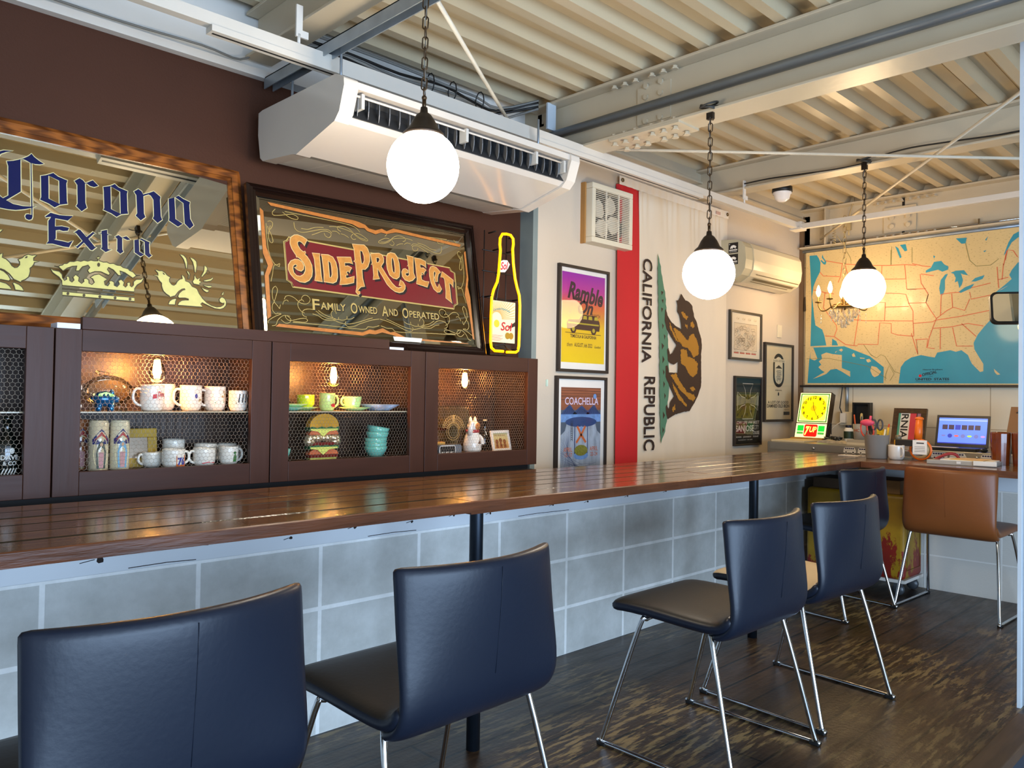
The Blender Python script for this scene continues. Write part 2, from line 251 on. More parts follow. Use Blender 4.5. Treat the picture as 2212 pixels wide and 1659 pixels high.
'spc2':'7760,2477 7771,2364 7832,2304 7961,2300 8169,2365 8356,2422 8504,2432 8575,2377;7907,2372 8050,2376 8210,2441 8396,2469;8127,2271 8252,2330 8353,2380 8440,2399 8538,2372 8546,2314 8493,2271 8421,2296 8400,2352;8578,2419 8679,2428 8752,2379;8778,2395 8854,2382 8953,2336;8522,2506 8661,2527 8837,2511 9052,2459 9216,2373 9346,2355;8713,2540 8867,2564 9017,2502 9138,2386 9304,2325 9399,2350 9235,2449 9117,2456;8699,2526 8720,2470 8782,2443;9064,2436 9007,2368 9055,2314 9121,2335;7392,2681 7332,2614 7340,2559 7419,2560 7582,2598 7746,2636 7849,2595 7835,2546 7741,2543 7649,2574 7538,2648;7219,2404 7276,2424 7319,2386 7291,2292 7233,2238 7214,2314;7271,2334 7230,2193 7223,2058 7264,1985 7305,2025 7273,2154 7223,2259;7586,2667 8127,2651 9000,2620 9225,2496;7184,2365 7200,1832 7308,1568 7410,1591 7384,1533 7330,1560;7407,1524 7295,1545 7253,1374 7211,1215',
'bear':'21062,8669 21173,8581 21311,8487 21532,8446 21702,8338 21715,8245 21791,8111 21793,8017 21966,7843 22085,7600 22246,7327 22286,7076 22245,6821 22253,6442 22271,6126 22267,5810 22129,5555 21935,5302 21606,4996 21331,4975 20769,4885 20431,4751 20325,4902 20294,5141 20370,5201 20477,5021 20550,5292 20757,5460 20621,5624 20407,5876 20275,6037 20268,6365 20370,6399 20453,6177 20927,6193 20947,6529 20683,6427 20393,6520 20334,6877 20410,6941 20493,6735 20649,6803 20856,7042 20560,7282 20294,7534 20186,7765 20205,8066 20255,8130 20337,7927 20523,7762 20790,7631 21124,7548 21053,7834 20969,8011 20860,8093 20882,8278 20826,8425 20932,8450 21000,8534',
'bearpatch':'21048,8079 21183,8106 21321,8025 21487,7977 21379,7875 21214,7924;21601,7815 21712,7855 21856,7709 21745,7639 21604,7691;21272,7743 21410,7707 21440,7601 21329,7640;20633,7559 20845,7543 21226,7355 21448,7215 21610,7411 21776,7469 21978,7279 22096,7065 22073,6812 21793,6705 21508,6971 21179,7014 20851,7270;20446,7726 20634,7468 21014,7127 21123,7073 20799,7206 20476,7547;21073,6917 21399,6934 21459,6720 21850,6645 22051,6528 22029,6213 21750,6064 21582,6137 21301,6405 21082,6488;20506,6104 20821,6159 21040,5937 21427,5607 21818,5520 21933,5427 21823,5301 21542,5392 21046,5662 20719,5959;20616,5896 20831,5719 21050,5479 21436,5206 21437,5129 21053,5326 20780,5597;21590,5734 21813,5769 21927,5678 21760,5612;20633,5081 20789,5203 20818,5051 20688,4976',
'grass':'19803,9747 19920,9496 20083,8980 20193,8633 20281,8163 20212,7738 20375,7390 20412,6851 20451,6252 20464,5652 20399,5051 20381,4692 20285,4365 20087,4028 20015,5051 19951,6827 19876,8007 19821,8891',
'tufts':'19989,8642 20116,8625 20017,8511;20020,8377 20121,8402 20099,8265;19999,8137 20102,8117 20028,7991;20060,7666 20154,7599 20090,7490;20159,7345 20248,7291 20199,7169;20048,7070 20177,6988 20078,6864;20107,6687 20212,6572 20112,6449;20141,6271 20220,6184 20160,6093;20164,5914 20253,5827 20179,5706;20218,5558 20302,5469 20238,5364;20158,4992 20274,4872 20174,4754;20153,4516 20232,4425 20157,4323',
'water':'-13718,10954 -13438,10947 -13355,10816 -13288,10649 -13301,10299 -13446,10026 -13558,9747 -13604,9366 -13550,8913 -13514,8590 -13462,8267 -13199,8094 -13117,7868 -13033,7485 -13652,7475 -13619,9239;-13210,10943 -13176,10827 -13062,10655 -13093,10548 -13174,10572 -13289,10713 -13257,10741 -13142,10632 -13126,10678 -13241,10835;-12811,7729 -12652,7628 -12588,7469 -12825,7478;-13602,7425 -12353,7430 -11423,7032 -10936,6630 -10941,6060 -13754,6065 -13696,6931;-10422,6050 -10355,6621 -10221,6819 -10007,6956 -9690,7032 -9428,6969 -9248,6937 -9172,7101 -8767,7172 -8593,7112 -8420,7161 -8224,6992 -8174,6856 -8101,6693 -7956,6529 -7860,6421 -7765,6446 -7766,6686 -7886,6903 -8031,7176 -8056,7392 -7938,7656 -7748,7914 -7514,8194 -7445,8322 -7516,8539 -7611,8759 -7518,8965 -7379,9059 -7149,9250 -6967,9417 -7036,9555 -6968,9706 -6802,9923 -6609,10032 -6257,10197 -6241,6034;-6261,11278 -6806,10916 -6928,10854 -7063,10610 -7199,10205 -7153,10252 -6972,10598 -6805,10733 -6260,10918;-10413,10955 -10223,10959 -10167,10724 -10248,10705;-10578,10935 -10467,10846 -10355,10517 -10410,10477;-8615,10947 -8279,10930 -8317,10744 -8440,10743;-9321,10453 -9254,10417 -9295,10338;-9554,9952 -9388,10042 -9291,10227 -9062,10237 -8964,10102 -8835,10018 -8850,9914 -9027,9862 -9158,9946 -9355,9913 -9553,9880;-8930,9764 -8850,9773 -8945,9571 -8943,9254 -9006,9065 -9088,9090 -9122,9305 -9074,9584;-8770,9800 -8611,9854 -8359,9846 -8233,9659 -8390,9710 -8453,9751 -8388,9519 -8419,9382 -8497,9250 -8546,9499 -8640,9455 -8609,9609 -8674,9756;-8543,9115 -8325,9270 -8046,9366 -8138,9219 -8449,9090;-8139,9443 -8017,9552 -7743,9621 -7803,9497 -8016,9432;-7734,10788 -7644,10896 -7703,10750;-7792,10419 -7687,10441 -7747,10380',
'isles':'-13223,7143 -13030,7216 -12774,7146 -12444,7106 -12439,6623 -12129,6494 -12127,6294 -12454,6498 -12643,6595 -12864,6566 -13023,6411 -13248,6318 -13541,6224 -13216,6413 -13088,6475 -13234,6571 -13332,6668 -13219,6762 -13318,6891 -13189,6983;-13618,7416 -13536,7413 -13368,6987 -13482,6926 -13654,6994;-11361,6682 -11184,6634 -11022,6466 -11123,6331 -11255,6272 -11329,6333 -11404,6516;-11556,6914 -11437,6942 -11377,6849 -11481,6806 -11526,6837;-11782,6996 -11602,6976 -11617,6952 -11767,6959;-12073,7111 -11997,7171 -11934,7030 -12041,7033;-12555,7296 -12461,7346 -12398,7291 -12460,7231;-12696,7222 -12617,7267 -12680,7197;-7459,6522 -7273,6335 -7366,6320 -7436,6416;-7332,9066 -7057,9216 -7240,9100',
'borders':'-13094,10691 -12364,10490 -11479,10341 -10776,10265 -10208,10234 -9875,10168;-13301,10283 -13186,10128 -12896,10084 -12547,10034;-12458,10510 -12516,10031 -12608,9820;-13557,9619 -13392,9589 -13115,9486 -12763,9409;-13099,9485 -13159,8918 -12657,8224 -12640,8066 -12733,7820;-13084,7851 -12733,7804 -12307,7490 -11999,7448 -11877,7428 -11862,7489 -11147,7448 -11085,8230 -10689,8184 -10686,7849 -10472,7765 -9941,7697;-12114,8411 -11583,8334 -9959,8231;-11797,8823 -11999,7448;-11173,8976 -10896,8946 -10920,8296;-10909,8785 -10101,8748;-10971,9292 -10426,9232 -10201,9184 -10101,8852 -9961,8577 -9959,8225 -9928,7696;-11033,9795 -10205,9731 -10174,9359 -9851,9331;-11022,10277 -11048,9796;-10250,10224 -10205,9731;-12364,10490 -12236,10065;-12695,7144 -12596,6609 -12127,6340;-10003,10248 -9657,10126 -9396,10070;-10158,9352 -9548,9328;-9735,9852 -9706,9539 -9468,9125 -9544,8850 -9387,8559 -9205,8269 -9306,7996 -9432,7612 -9482,7306;-10127,8865 -9544,8839 -9468,9125;-9962,8144 -9333,8165 -9230,8215 -8427,8304 -7492,8458;-9305,7940 -8772,7957 -8229,8048 -7772,7942;-9056,9091 -9077,8372;-9056,9091 -8729,9119 -8480,9109;-8729,9091 -8701,8623;-9205,8269 -8876,8525 -8676,8621 -8329,8488 -8185,8857;-8186,9101 -8137,8853 -7471,8961;-8139,9232 -7567,9342;-9075,7929 -9081,7209;-8697,7937 -8569,7302 -8080,7285;-8425,8059 -7985,7604;-9878,7574 -9484,7586 -9508,7279 -9250,7243;-9852,7573 -9795,7063 -10013,7806;-7382,9855 -7333,9161;-7198,9941 -7241,9417;-7108,10352 -7197,9888;-7152,10041 -7085,10375 -6925,10330 -6802,10106;-7357,9428 -7058,9479;-9708,9849 -9291,9752',
'rivers':'-11651,7466 -11394,7092 -11187,6966 -11042,7083 -10896,7019 -10721,6716 -10576,6475 -10364,6399;-12290,10943 -12149,10678 -12132,10474;-10722,10814 -10719,10274;-11589,10920 -11617,10709;-10889,6150 -10862,6389 -10749,6686 -10576,6386 -10717,6149;-8317,10744 -8192,10158 -7998,9947 -7570,9928 -7337,10115;-10688,10932 -10711,10297;-10007,10818 -10003,10277',
}
# ---------------------------------------------------------------- surface materials of the room
def brickmat(name,ax,bw,rh,mort,c1,c2,cm,off=.5,rough=.5,org=(0,0),bump=.6,worn=None,grain=None,coat=0,msm=.1,spec=.5,rvar=None,mfac=1):
    m=bpy.data.materials.new(name); m.use_nodes=True; nt=m.node_tree; p=nt.nodes['Principled BSDF']; L=nt.links.new
    p.inputs['Roughness'].default_value=rough; p.inputs['Specular IOR Level'].default_value=spec
    if coat: p.inputs['Coat Weight'].default_value=coat; p.inputs['Coat Roughness'].default_value=.12
    tc=nd(nt,'ShaderNodeTexCoord'); sp=nd(nt,'ShaderNodeSeparateXYZ'); L(tc.outputs['Object'],sp.inputs[0])
    cb=nd(nt,'ShaderNodeCombineXYZ'); L(sp.outputs[ax[0]],cb.inputs[0]); L(sp.outputs[ax[1]],cb.inputs[1])
    ad=nd(nt,'ShaderNodeVectorMath',operation='SUBTRACT'); ad.inputs[1].default_value=(org[0],org[1],0); L(cb.outputs[0],ad.inputs[0])
    b=nd(nt,'ShaderNodeTexBrick'); b.offset=off; b.offset_frequency=2; b.squash=1
    for k,v in (('Scale',1),('Brick Width',bw),('Row Height',rh),('Mortar Size',mort),('Mortar Smooth',msm),('Bias',0)): b.inputs[k].default_value=v
    b.inputs['Color1'].default_value=lin(c1); b.inputs['Color2'].default_value=lin(c2); b.inputs['Mortar'].default_value=lin(cm)
    L(ad.outputs[0],b.inputs['Vector'])
    col=b.outputs['Color']
    def noise(sc,det,st):
        mp=nd(nt,'ShaderNodeMapping'); mp.inputs['Scale'].default_value=st; L(cb.outputs[0],mp.inputs[0])
        n=nd(nt,'ShaderNodeTexNoise'); n.inputs['Scale'].default_value=sc; n.inputs['Detail'].default_value=det; n.inputs['Roughness'].default_value=.65; L(mp.outputs[0],n.inputs['Vector']); return n.outputs['Fac']
    def ramp(f,a,bb):
        r=nd(nt,'ShaderNodeMapRange'); r.inputs[1].default_value=a; r.inputs[2].default_value=bb; L(f,r.inputs[0]); return r.outputs[0]
    if grain:
        mx=nd(nt,'ShaderNodeMix',data_type='RGBA',blend_type='MULTIPLY'); L(ramp(noise(grain[0],5,grain[1]),.35,.65),mx.inputs[0]); L(col,mx.inputs[6]); mx.inputs[7].default_value=lin(grain[2]); col=mx.outputs[2]
    if worn:
        mu=nd(nt,'ShaderNodeMath',operation='MULTIPLY')
        L(ramp(noise(worn[0],8,worn[1]),worn[2],worn[2]+.07),mu.inputs[0]); L(ramp(noise(worn[4],2,(1,1,1)),worn[5],worn[5]+.12),mu.inputs[1])
        mx=nd(nt,'ShaderNodeMix',data_type='RGBA'); L(mu.outputs[0],mx.inputs[0]); L(col,mx.inputs[6]); mx.inputs[7].default_value=lin(worn[3]); col=mx.outputs[2]
    L(col,p.inputs['Base Color'])
    if rvar: L(ramp(noise(rvar[0],4,rvar[1]),.2,.8),(q:=nd(nt,'ShaderNodeMapRange')).inputs[0]); q.inputs[3].default_value=rvar[2]; q.inputs[4].default_value=rvar[3]; L(q.outputs[0],p.inputs['Roughness'])
    bp=nd(nt,'ShaderNodeBump'); bp.inputs['Strength'].default_value=bump; bp.inputs['Distance'].default_value=.003
    ml=nd(nt,'ShaderNodeMath',operation='MULTIPLY_ADD'); L(b.outputs['Fac'],ml.inputs[0]); ml.inputs[1].default_value=-1*mfac; L(noise(60,3,(1,1,1)),ml.inputs[2])
    L(ml.outputs[0],bp.inputs['Height']); L(bp.outputs[0],p.inputs['Normal'])
    _M[name]=m; return m
m_floor=brickmat('dark worn floorboards',(0,1),1.9,.131,.0055,'#443222','#4e3b29','#0c0805',off=.37,rough=.36,org=(.3,.765),
    worn=(9,(.8,5,1),.50,'#857048',1.0,.47),grain=(5,(1,16,1),'#8a7a6c'),bump=.35,rvar=(3,(1,4,1),.24,.5))
m_block=brickmat('white painted block',(0,2),.39,.2,.008,'#cfcec8','#c4c4bf','#f2f1ed',off=0,rough=.55,org=(.163,-.006),grain=(7,(1,1,1),'#e6e6e4'),bump=.4,msm=.3,mfac=-1)
m_blockr=brickmat('white painted block right',(1,2),.39,.2,.005,'#cfc9be','#cbc5ba','#e2ddd4',off=0,rough=.6,org=(.05,-.006),bump=.4,msm=.3,mfac=-1)
m_mapwall=brickmat('cream painted panel',(1,2),.9,.3,.003,'#d9cdb4','#d6c9b0','#a8977a',off=0,rough=.6,org=(.62,.005),bump=.15)
m_white=mat('white wall paint','#cbbca8',.65,var=.03,scale=2,bump=.25,bscale=45)
m_brown=mat('dark brown wall paint','#45291c',.7,var=.1,scale=1.6,bump=.35,bscale=120,spec=.2)
m_deck=mat('cream painted metal deck','#bfae8e',.3,var=.07,scale=1.3,bump=.12,bscale=12,stretch=(.3,2,1))
m_steel=mat('cream painted steel','#c0b298',.34,var=.05,scale=3,bump=.2,bscale=30)
m_trimw=mat('white painted trim','#d8d2c8',.5,var=.04)
m_galv=mat('galvanised steel','#9aa2a8',.35,metal=.45,var=.15,scale=9)
m_conduit=mat('grey steel conduit','#7d858b',.3,metal=.3,var=.1)
m_black=mat('black plastic','#161514',.45,var=.05)
m_cable=mat('grey cable','#77756f',.5)
m_chain=mat('aged bronze chain','#4b3a28',.4,metal=.8,var=.2,scale=40)
m_dkcab=mat('dark brown stained wood','#41261c',.42,var=.22,scale=14,bump=.15,bscale=40,stretch=(1,1,.12),spec=.3)
m_dkcabh=mat('dark brown stained rail','#41261c',.42,var=.22,scale=14,bump=.15,bscale=40,stretch=(.12,1,1),spec=.3)
m_inner=mat('dark cabinet lining','#3b2718',.4,var=.25,scale=10,bump=.3,bscale=22,stretch=(3,1,.3))
m_chrome=mat('chrome tube','#c9ccd0',.08,metal=1,var=.02)
m_rubber=mat('black rubber','#101010',.7)
m_paper=mat('white paper','#e8e2d6',.7,var=.03)
m_wglass=glassmat('clear glass')
m_pglass=glassmat('picture glass',ior=1.5,refl=.55)
m_ivory=mat('white ceramic','#efe6d6',.18,var=.02,coat=.4)
m_jade=mat('jadeite green glass','#a9d58c',.15,var=.06,scale=12,coat=.5)
m_ink=mat('black ink','#1b1614',.55)
m_red=mat('red print','#c3202a',.5)
m_gold=mat('gold leaf','#d3c878',.4,var=.05,scale=40)
# ---------------------------------------------------------------- room shell
def simple_box(name,a,b,m): return struct(MB().box(a,b).build(name,m))
simple_box('floor',(-3,.70,-.2),(XW,YB+.1,0),m_floor)
simple_box('floor_lower',(-3,-3.1,-.25),(XW,.70,-.2),mat('grey concrete floor','#7a8086',.6,var=.12))
struct(MB().box((-3,.655,-.035),(3.2,.735,.004)).build('trim_1',mat('worn step nosing','#4a3626',.5,var=.35,scale=9,stretch=(.4,4,1)),bevel=.004))
struct(MB().box((-3,.672,-.2),(XW,.699,-.036)).build('trim_2',mat('step riser','#2f3640',.6)))
simple_box('wall_back',(2.93,YW,-.2),(XW+.1,YW+.3,2.47),m_white)
simple_box('wall_alcove',(-3,YB,-.2),(2.93,YB+.2,2.30),m_brown)
simple_box('wall_right',(XW,-3.1,-.2),(XW+.2,YW+.3,2.60),m_mapwall)
simple_box('wall_left',(-3.2,-3.1,-.2),(-3,YB+.2,2.6),mat('left wall paint','#cfc6b8',.7))
b=MB(); b.box((-3,-3.2,-.2),(-2.4,-3.05,2.6)); b.box((2.9,-3.2,-.2),(XW,-3.05,2.6)); b.box((-2.4,-3.2,2.3),(2.9,-3.05,2.6)); struct(b.build('wall_front',_M['left wall paint']))
# strips along the wall heads
struct(MB().box((-3,YB-.035,2.30),(1.52,YB+.02,2.33)).build('trim_3',m_trimw))
struct(MB().box((-3,YB+.002,2.33),(2.93,YB+.2,2.60)).build('trim_4',mat('white beam web','#d5d2cb',.5,var=.03)))
b=MB(); b.box((2.93,YW-.03,2.47),(XW,YW+.3,2.60)); b.box((2.93,YW-.045,2.462),(XW,YW-.005,2.475)); struct(b.build('trim_5',m_steel))
struct(MB().box((2.905,YW-.004,-.2),(2.94,YB+.05,2.33)).build('trim_6',mat('grey green corner strip','#7d8884',.5)))
# brown post in the corner and edge of the map wall
b=MB(); b.box((XW-.03,YW-.035,0),(XW+.02,YW+.02,2.5)); b.box((XW-.012,YW-.075,0),(XW+.02,YW-.035,2.5),1); struct(b.build('trim_7',[mat('brown corner post','#6b543c',.6),m_mapwall]))
# knee walls below the counter
struct(MB().box((-3,2.21,-.1),(5.06,2.31,.655)).build('wall_knee',m_block))
struct(MB().box((4.96,.9,-.1),(5.06,2.21,.655)).build('wall_knee_right',m_blockr))
pb=mat('white painted cap board','#d6d9db',.5,var=.05,scale=5,stretch=(.3,1,1))
struct(MB().box((-3,2.198,.598),(4.96,2.215,.70)).build('trim_8',pb,bevel=.002))
struct(MB().box((4.948,.9,.598),(4.965,2.2,.70)).build('trim_9',pb,bevel=.002))
mk=mat('dark knot holes','#241914',.8)
b=MB(); kf=Fr((0,2.1975,0),(1,0,0),(0,0,1)); rk=random.Random(3)
for x,z,w in ((.68,.635,.012),(.95,.65,.02),(1.22,.63,.006),(1.45,.64,.007),(1.68,.635,.006),(1.87,.64,.006),(2.05,.63,.006),(2.4,.632,.006),(2.62,.628,.006),(2.9,.63,.006),(3.2,.63,.006),(3.5,.632,.005)):
    b.poly([[(x+w*(.6+.6*rk.random())*math.cos(a*.9),z+w*(.5+.5*rk.random())*math.sin(a*.9)) for a in range(7)]],kf)
    b.line([(x-w,z+w*.2),(x-w*4,z-.003)],.002,kf)
for x0,x1 in ((.1,.36),(.75,.93),(1.5,1.7),(2.2,2.5)): b.line([(x0,.604),(x0+.1,.606),(x1,.603)],.0022,kf)
o=b.build('trim_10',mk); struct(o)
# column at the step
b=MB(); b.box((3.262,.675,-.2),(3.39,.687,2.54)); b.box((3.262,.740,-.2),(3.39,.752,2.54)); b.box((3.32,.687,-.2),(3.332,.740,2.54)); o=struct(b.build('column',mat('white painted column','#c8d0d6',.45,var=.05)))
# ---------------------------------------------------------------- ceiling: ribbed deck and steel
# profile across Y: ribs of pitch .17 hanging .06 below the pan
prof=[]; y=-3.1-.17*0
y0=2.652-.17*34
while y0<YB+.1:
    prof+=[(y0-.023,2.545),(y0+.023,2.545),(y0+.040,2.595),(y0+.062,2.595),(y0+.064,2.592),(y0+.106,2.592),(y0+.108,2.595),(y0+.130,2.595)]; y0+=.17
V=[(-3,a,z) for a,z in prof]+[(XW+.1,a,z) for a,z in prof]; n=len(prof)
struct(MB().add(V,[(i,n+i,n+i+1,i+1) for i in range(n-1)]).build('ceiling',m_deck))
def hbeam(name,xc,w,zb,zt,y0,y1,tf=.012,tw=.01):
    b=MB(); b.box((xc-w/2,y0,zb),(xc+w/2,y1,zb+tf)); b.box((xc-w/2,y0,zt-tf),(xc+w/2,y1,zt)); b.box((xc-tw/2,y0,zb+tf),(xc+tw/2,y1,zt-tf))
    return b.build(name,m_steel,bevel=.002)
def bolts(b,pts,r=.011,hh=.012,ax=0,mi=0):
    for p in pts:
        T=Matrix.Translation(Vector(p))@(Matrix.Identity(4) if ax==0 else Matrix.Rotation(PI/2,4,'Y'))
        b.lathe([(0,-.004),(r*1.5,-.004),(r*1.5,.001),(r,.001),(r,hh),(0,hh)],6,mi=mi,T=T,sm=False)
for i,(xc,w,zb,deep) in enumerate(((-1.6,.11,2.36,0),(-.05,.155,2.27,1),(1.43,.11,2.36,0),(2.935,.155,2.27,1),(4.43,.12,2.365,0))):
    o=struct(hbeam('ceiling_beam',xc,w,zb,ZT,-3.05,YB-.02 if xc<2.9 else YW))
    if deep and xc>1:
        b=MB(); Y0=2.10
        b.box((xc-.08,Y0-.18,zb-.011),(xc+.08,Y0+.2,zb)); b.box((xc-.012,Y0-.09,zb+.05),(xc+.012,Y0+.09,ZT-.05))
        bolts(b,[(xc+sx*.045,Y0-.14+.06*k+(.03 if k>2 else 0),zb-.013-.012) for sx in (-1,1) for k in range(6)])
        bolts(b,[(xc+sx*.055,Y0-.14+.06*k+(.03 if k>2 else 0),zb+.012) for sx in (-1,1) for k in range(6)])
        bolts(b,[(xc-.055,Y0-.14+.06*k+(.03 if k>2 else 0),ZT-.012-.02) for k in range(6)])
        for yy in (Y0-.04,Y0+.04):
            for zz in (2.33,2.385,2.44,2.49): b.lathe([(0,0),(.013,0),(.013,.01),(0,.01)],6,T=TM((xc-.012,yy,zz),0,-PI/2,0),sm=False)
        b.build('splice_plate',m_steel,o)
        # end stub plate near the wall
        MB().box((xc-.1,YW-.16,2.40),(xc-.04,YW-.15,2.53)).build('end_plate',mat('pale grey paint','#b9c3cb',.45),o)
        MB().tube([(xc-.055,-3,2.375),(xc-.055,2.74,2.375)],.022,12).build('conduit',m_conduit,o)
# spandrel beam above the map
b=MB(); b.box((XW-.09,-3,ZT-.012),(XW+.05,YW-.03,ZT)); b.box((XW-.012,-3,2.24),(XW+.01,YW-.03,ZT)); b.box((XW-.09,-3,2.24),(XW+.05,YW-.03,2.252)); b.box((XW-.085,2.6,2.252),(XW-.0,2.61,ZT-.012))
b.box((XW-.024,1.98,2.29),(XW-.01,2.2,2.47)); bolts(b,[(XW-.036,yy,zz) for yy in (2.03,2.14) for zz in (2.33,2.39)],r=.012,ax=1)
bolts(b,[(XW-.05,1.85+.055*k,2.256) for k in range(8)]); bolts(b,[(XW-.05,1.85+.055*k,2.50) for k in range(8)])
o=struct(b.build('ceiling_beam',m_steel)); o['label']='cream steel beam over the map wall'
b=MB(); b.box((XW-.0135,2.06,2.252),(XW-.0125,2.078,2.29)); b.box((XW-.0135,2.06,2.47),(XW-.0125,2.078,2.53)); b.build('gap',m_black,o)
# galvanised channel that carries the big air conditioner
for X in (1.47,):
    b=MB(); b.box((X-.02,1.2,2.30),(X+.02,YB-.03,2.304)); b.box((X-.02,1.2,2.26),(X-.016,YB-.03,2.304)); b.box((X+.016,1.2,2.26),(X+.02,YB-.03,2.304))
    o=b.build('support_channel',m_galv); tag(o,'galvanised steel channel above the left end of the big air conditioner','channel')
    if X<2: MB().tube([(1.49,.2,2.315),(1.49,1.25,2.315)],.022,12).build('pipe_end',m_galv,o)
# white lighting rail, two runs meeting at the corner
b=MB(); b.box((-3,2.455,2.235),(5.13,2.49,2.275)); b.box((1.05,2.45,2.215),(3.9,2.495,2.236)); b.box((1.06,2.468,2.2145),(3.89,2.478,2.2152),1)
o=b.build('lighting_rail',[mat('white rail','#d0c7b9',.4,var=.03),m_black],bevel=.002); tag(o,'long white lighting rail running over the counter along the wall','rail')
b=MB()
for X,zt in ((1.36,2.37),(4.38,2.375)):
    b.box((X-.012,2.46,2.30),(X+.012,2.468,zt+.04)); b.box((X+.012,2.46,2.30),(X+.035,2.468,2.325)); b.tube([(X,2.464,2.272),(X,2.464,2.31)],.006,8)
b.build('rail_hanger',m_trimw,o)
b=MB(); b.box((5.10,-3,2.235),(5.135,2.455,2.27)); b.box((5.06,2.43,2.225),(5.15,2.51,2.24)); b.box((5.09,2.44,2.24),(5.14,2.49,2.285))
o=b.build('lighting_rail',_M['white rail'],bevel=.002); tag(o,'white lighting rail running across in front of the map','rail')
# tie rods under the deck
def rod(a,c,lab):
    o=MB().tube([a,c],.008,8).build('tie_rod',mat('white painted rod','#cfc4ae',.4)); tag(o,lab,'rod','tie rods under the ceiling')
rod((3.02,2.41,2.283),(5.8,-.2,2.283),'thin white tie rod from the bolted plate toward the column top')
rod((5.84,2.645,2.303),(3.46,.72,2.303),'white tie rod slanting from the map corner up to the column')
rod((2.86,2.82,2.30),(1.5,1.90,2.30),'white tie rod slanting up beside the hanging chain over the big air conditioner')
rod((1.5,1.90,2.30),(-.05,.85,2.30),'white tie rod reflected in the left mirror')
rod((-.1,2.75,2.325),(1.30,1.74,2.325),'white tie rod crossing the ceiling above the left mirror')
# cable bundle along the wall head
b=MB(); rk=random.Random(5)
for k in range(5):
    b.tube(smooth_line([(x,2.82+.012*k+rk.uniform(-.008,.008),2.50-.012*k+rk.uniform(-.015,.015)) for x in (1.55,1.8,2.05,2.3,2.5,2.65)]+[(2.80,2.70,2.535-.01*k)],3),.006,6,mi=k%2)
for x in (2.2,2.33,2.5): b.tube([(x,2.80+.03*math.cos(a),2.475+.045*math.sin(a)) for a in [i*PI/5 for i in range(10)]],.003,5,True,mi=1)
o=b.build('cable_bundle',[m_cable,m_black]); tag(o,'bundle of tied grey cables above the big air conditioner','cable')
b=MB(); b.tube(smooth_line([(x,YB-.03+.004*math.sin(x*9),2.345+.006*math.sin(x*7)) for x in (-1,-.3,.4,.9,1.2,1.35)]+[(1.42,2.86,2.40)],4),.004,6)
o=b.build('cable',m_cable); tag(o,'thin cable along the ledge above the brown wall','cable')
b=MB(); b.tube(smooth_line([(4.372,y,2.385+.012*math.sin(y*6)) for y in (2.46,2.3,2.1,1.9,1.7)],4),.004,6)
b.tube(smooth_line([(4.372,1.66,2.40),(4.372,1.5,2.41),(4.372,1.3,2.40),(4.372,1.0,2.385),(4.372,.6,2.41)],4),.004,6)
o=b.build('cable',m_black); tag(o,'thin black cable lying along the beam of the far globe lamp','cable')
# emergency dome light
t=thing('emergency_light','small white dome light under the ceiling beyond the second beam','light',(4.62,2.34,2.37))
MB().lathe([(0,.03),(.06,.03),(.062,0),(.05,-.004)],20).build('base',m_black,t)
MB().lathe([(.055,0),(.058,-.012),(.05,-.016),(.043,-.045),(.02,-.06),(0,-.062)],20).build('dome',mat('milky dome','#e3dcd6',.15),t)
MB().box((-.1,-.03,.02),(.02,.03,.03)).build('bracket',m_trimw,t)
# ---------------------------------------------------------------- counter
m_top=brickmat('counter planks',(0,1),2.4,.114,.004,'#8a6229','#735023','#150b05',off=.31,rough=.16,org=(-.5,1.772),grain=(4,(1,14,1),'#8c7760'),bump=.45,rvar=(5,(.6,5,1),.10,.27),coat=.5)
m_topy=brickmat('counter planks across',(1,0),2.4,.11,.0018,'#8a6229','#735023','#1c1008',off=.31,rough=.162,org=(-.5,4.42),grain=(4,(1,14,1),'#9a8672'),bump=.18,rvar=(5,(.6,5,1),.14,.34),coat=.35)
m_edge=mat('reddish counter edge','#64381f',.4,var=.3,scale=9,bump=.4,bscale=30,stretch=(.5,1,5))
bar=thing('bar_counter','long L-shaped plank counter on a white block knee wall','counter')
def topsec(x0,x1,z0,z1,y0=1.768,y1=2.447):
    # planks running along the counter, worn arrises and open seams between them
    e=random.Random(int(x0*100)); b=MB(); n=22; th=.033; K=6; pw=(y1-y0)/K; g=.0022
    xs=[x0+(x1-x0)*i/n for i in range(n+1)]
    for k in range(K):
        ya=y0+pw*k+(g if k else 0); yb=y0+pw*(k+1)-(g if k<K-1 else 0); dz=e.uniform(-.0007,.0007); V=[]
        for i,x in enumerate(xs):
            z=z0+(z1-z0)*i/n+dz; d=e.uniform(-.0022,.0022) if k==0 else e.uniform(-.0005,.0005)
            V+=[(x,ya+d,z-th-dz),(x,ya+d,z-.003),(x,ya+d+.004,z),(x,yb-.003,z),(x,yb,z-.003),(x,yb,z-th-dz)]
        o=len(b.v); b.v+=V
        for i in range(n):
            a=o+6*i;c=a+6
            for q,m in ((0,1),(1,0),(2,0),(3,0),(4,1)): b.f.append((a+q,c+q,c+q+1,a+q+1)); b.m.append(m if not(q==1 and k==0) else 1); b.s.append(False)
            b.f.append((a+5,c+5,c,a)); b.m.append(1); b.s.append(False)
        b.f+=[tuple(o+q for q in range(6)),tuple(o+6*n+q for q in reversed(range(6)))]; b.m+=[1,1]; b.s+=[False]*2
    b.box((x0+.001,y0+.01,min(z0,z1)-th+.002),(x1-.001,y1-.01,min(z0,z1)-.006),1)
    return b.build('counter_top',[m_top,m_edge],bar)
topsec(-2.98,1.578,.757,.757); topsec(1.58,3.06,.757,.7475); topsec(3.062,4.98,.7475,.7475)
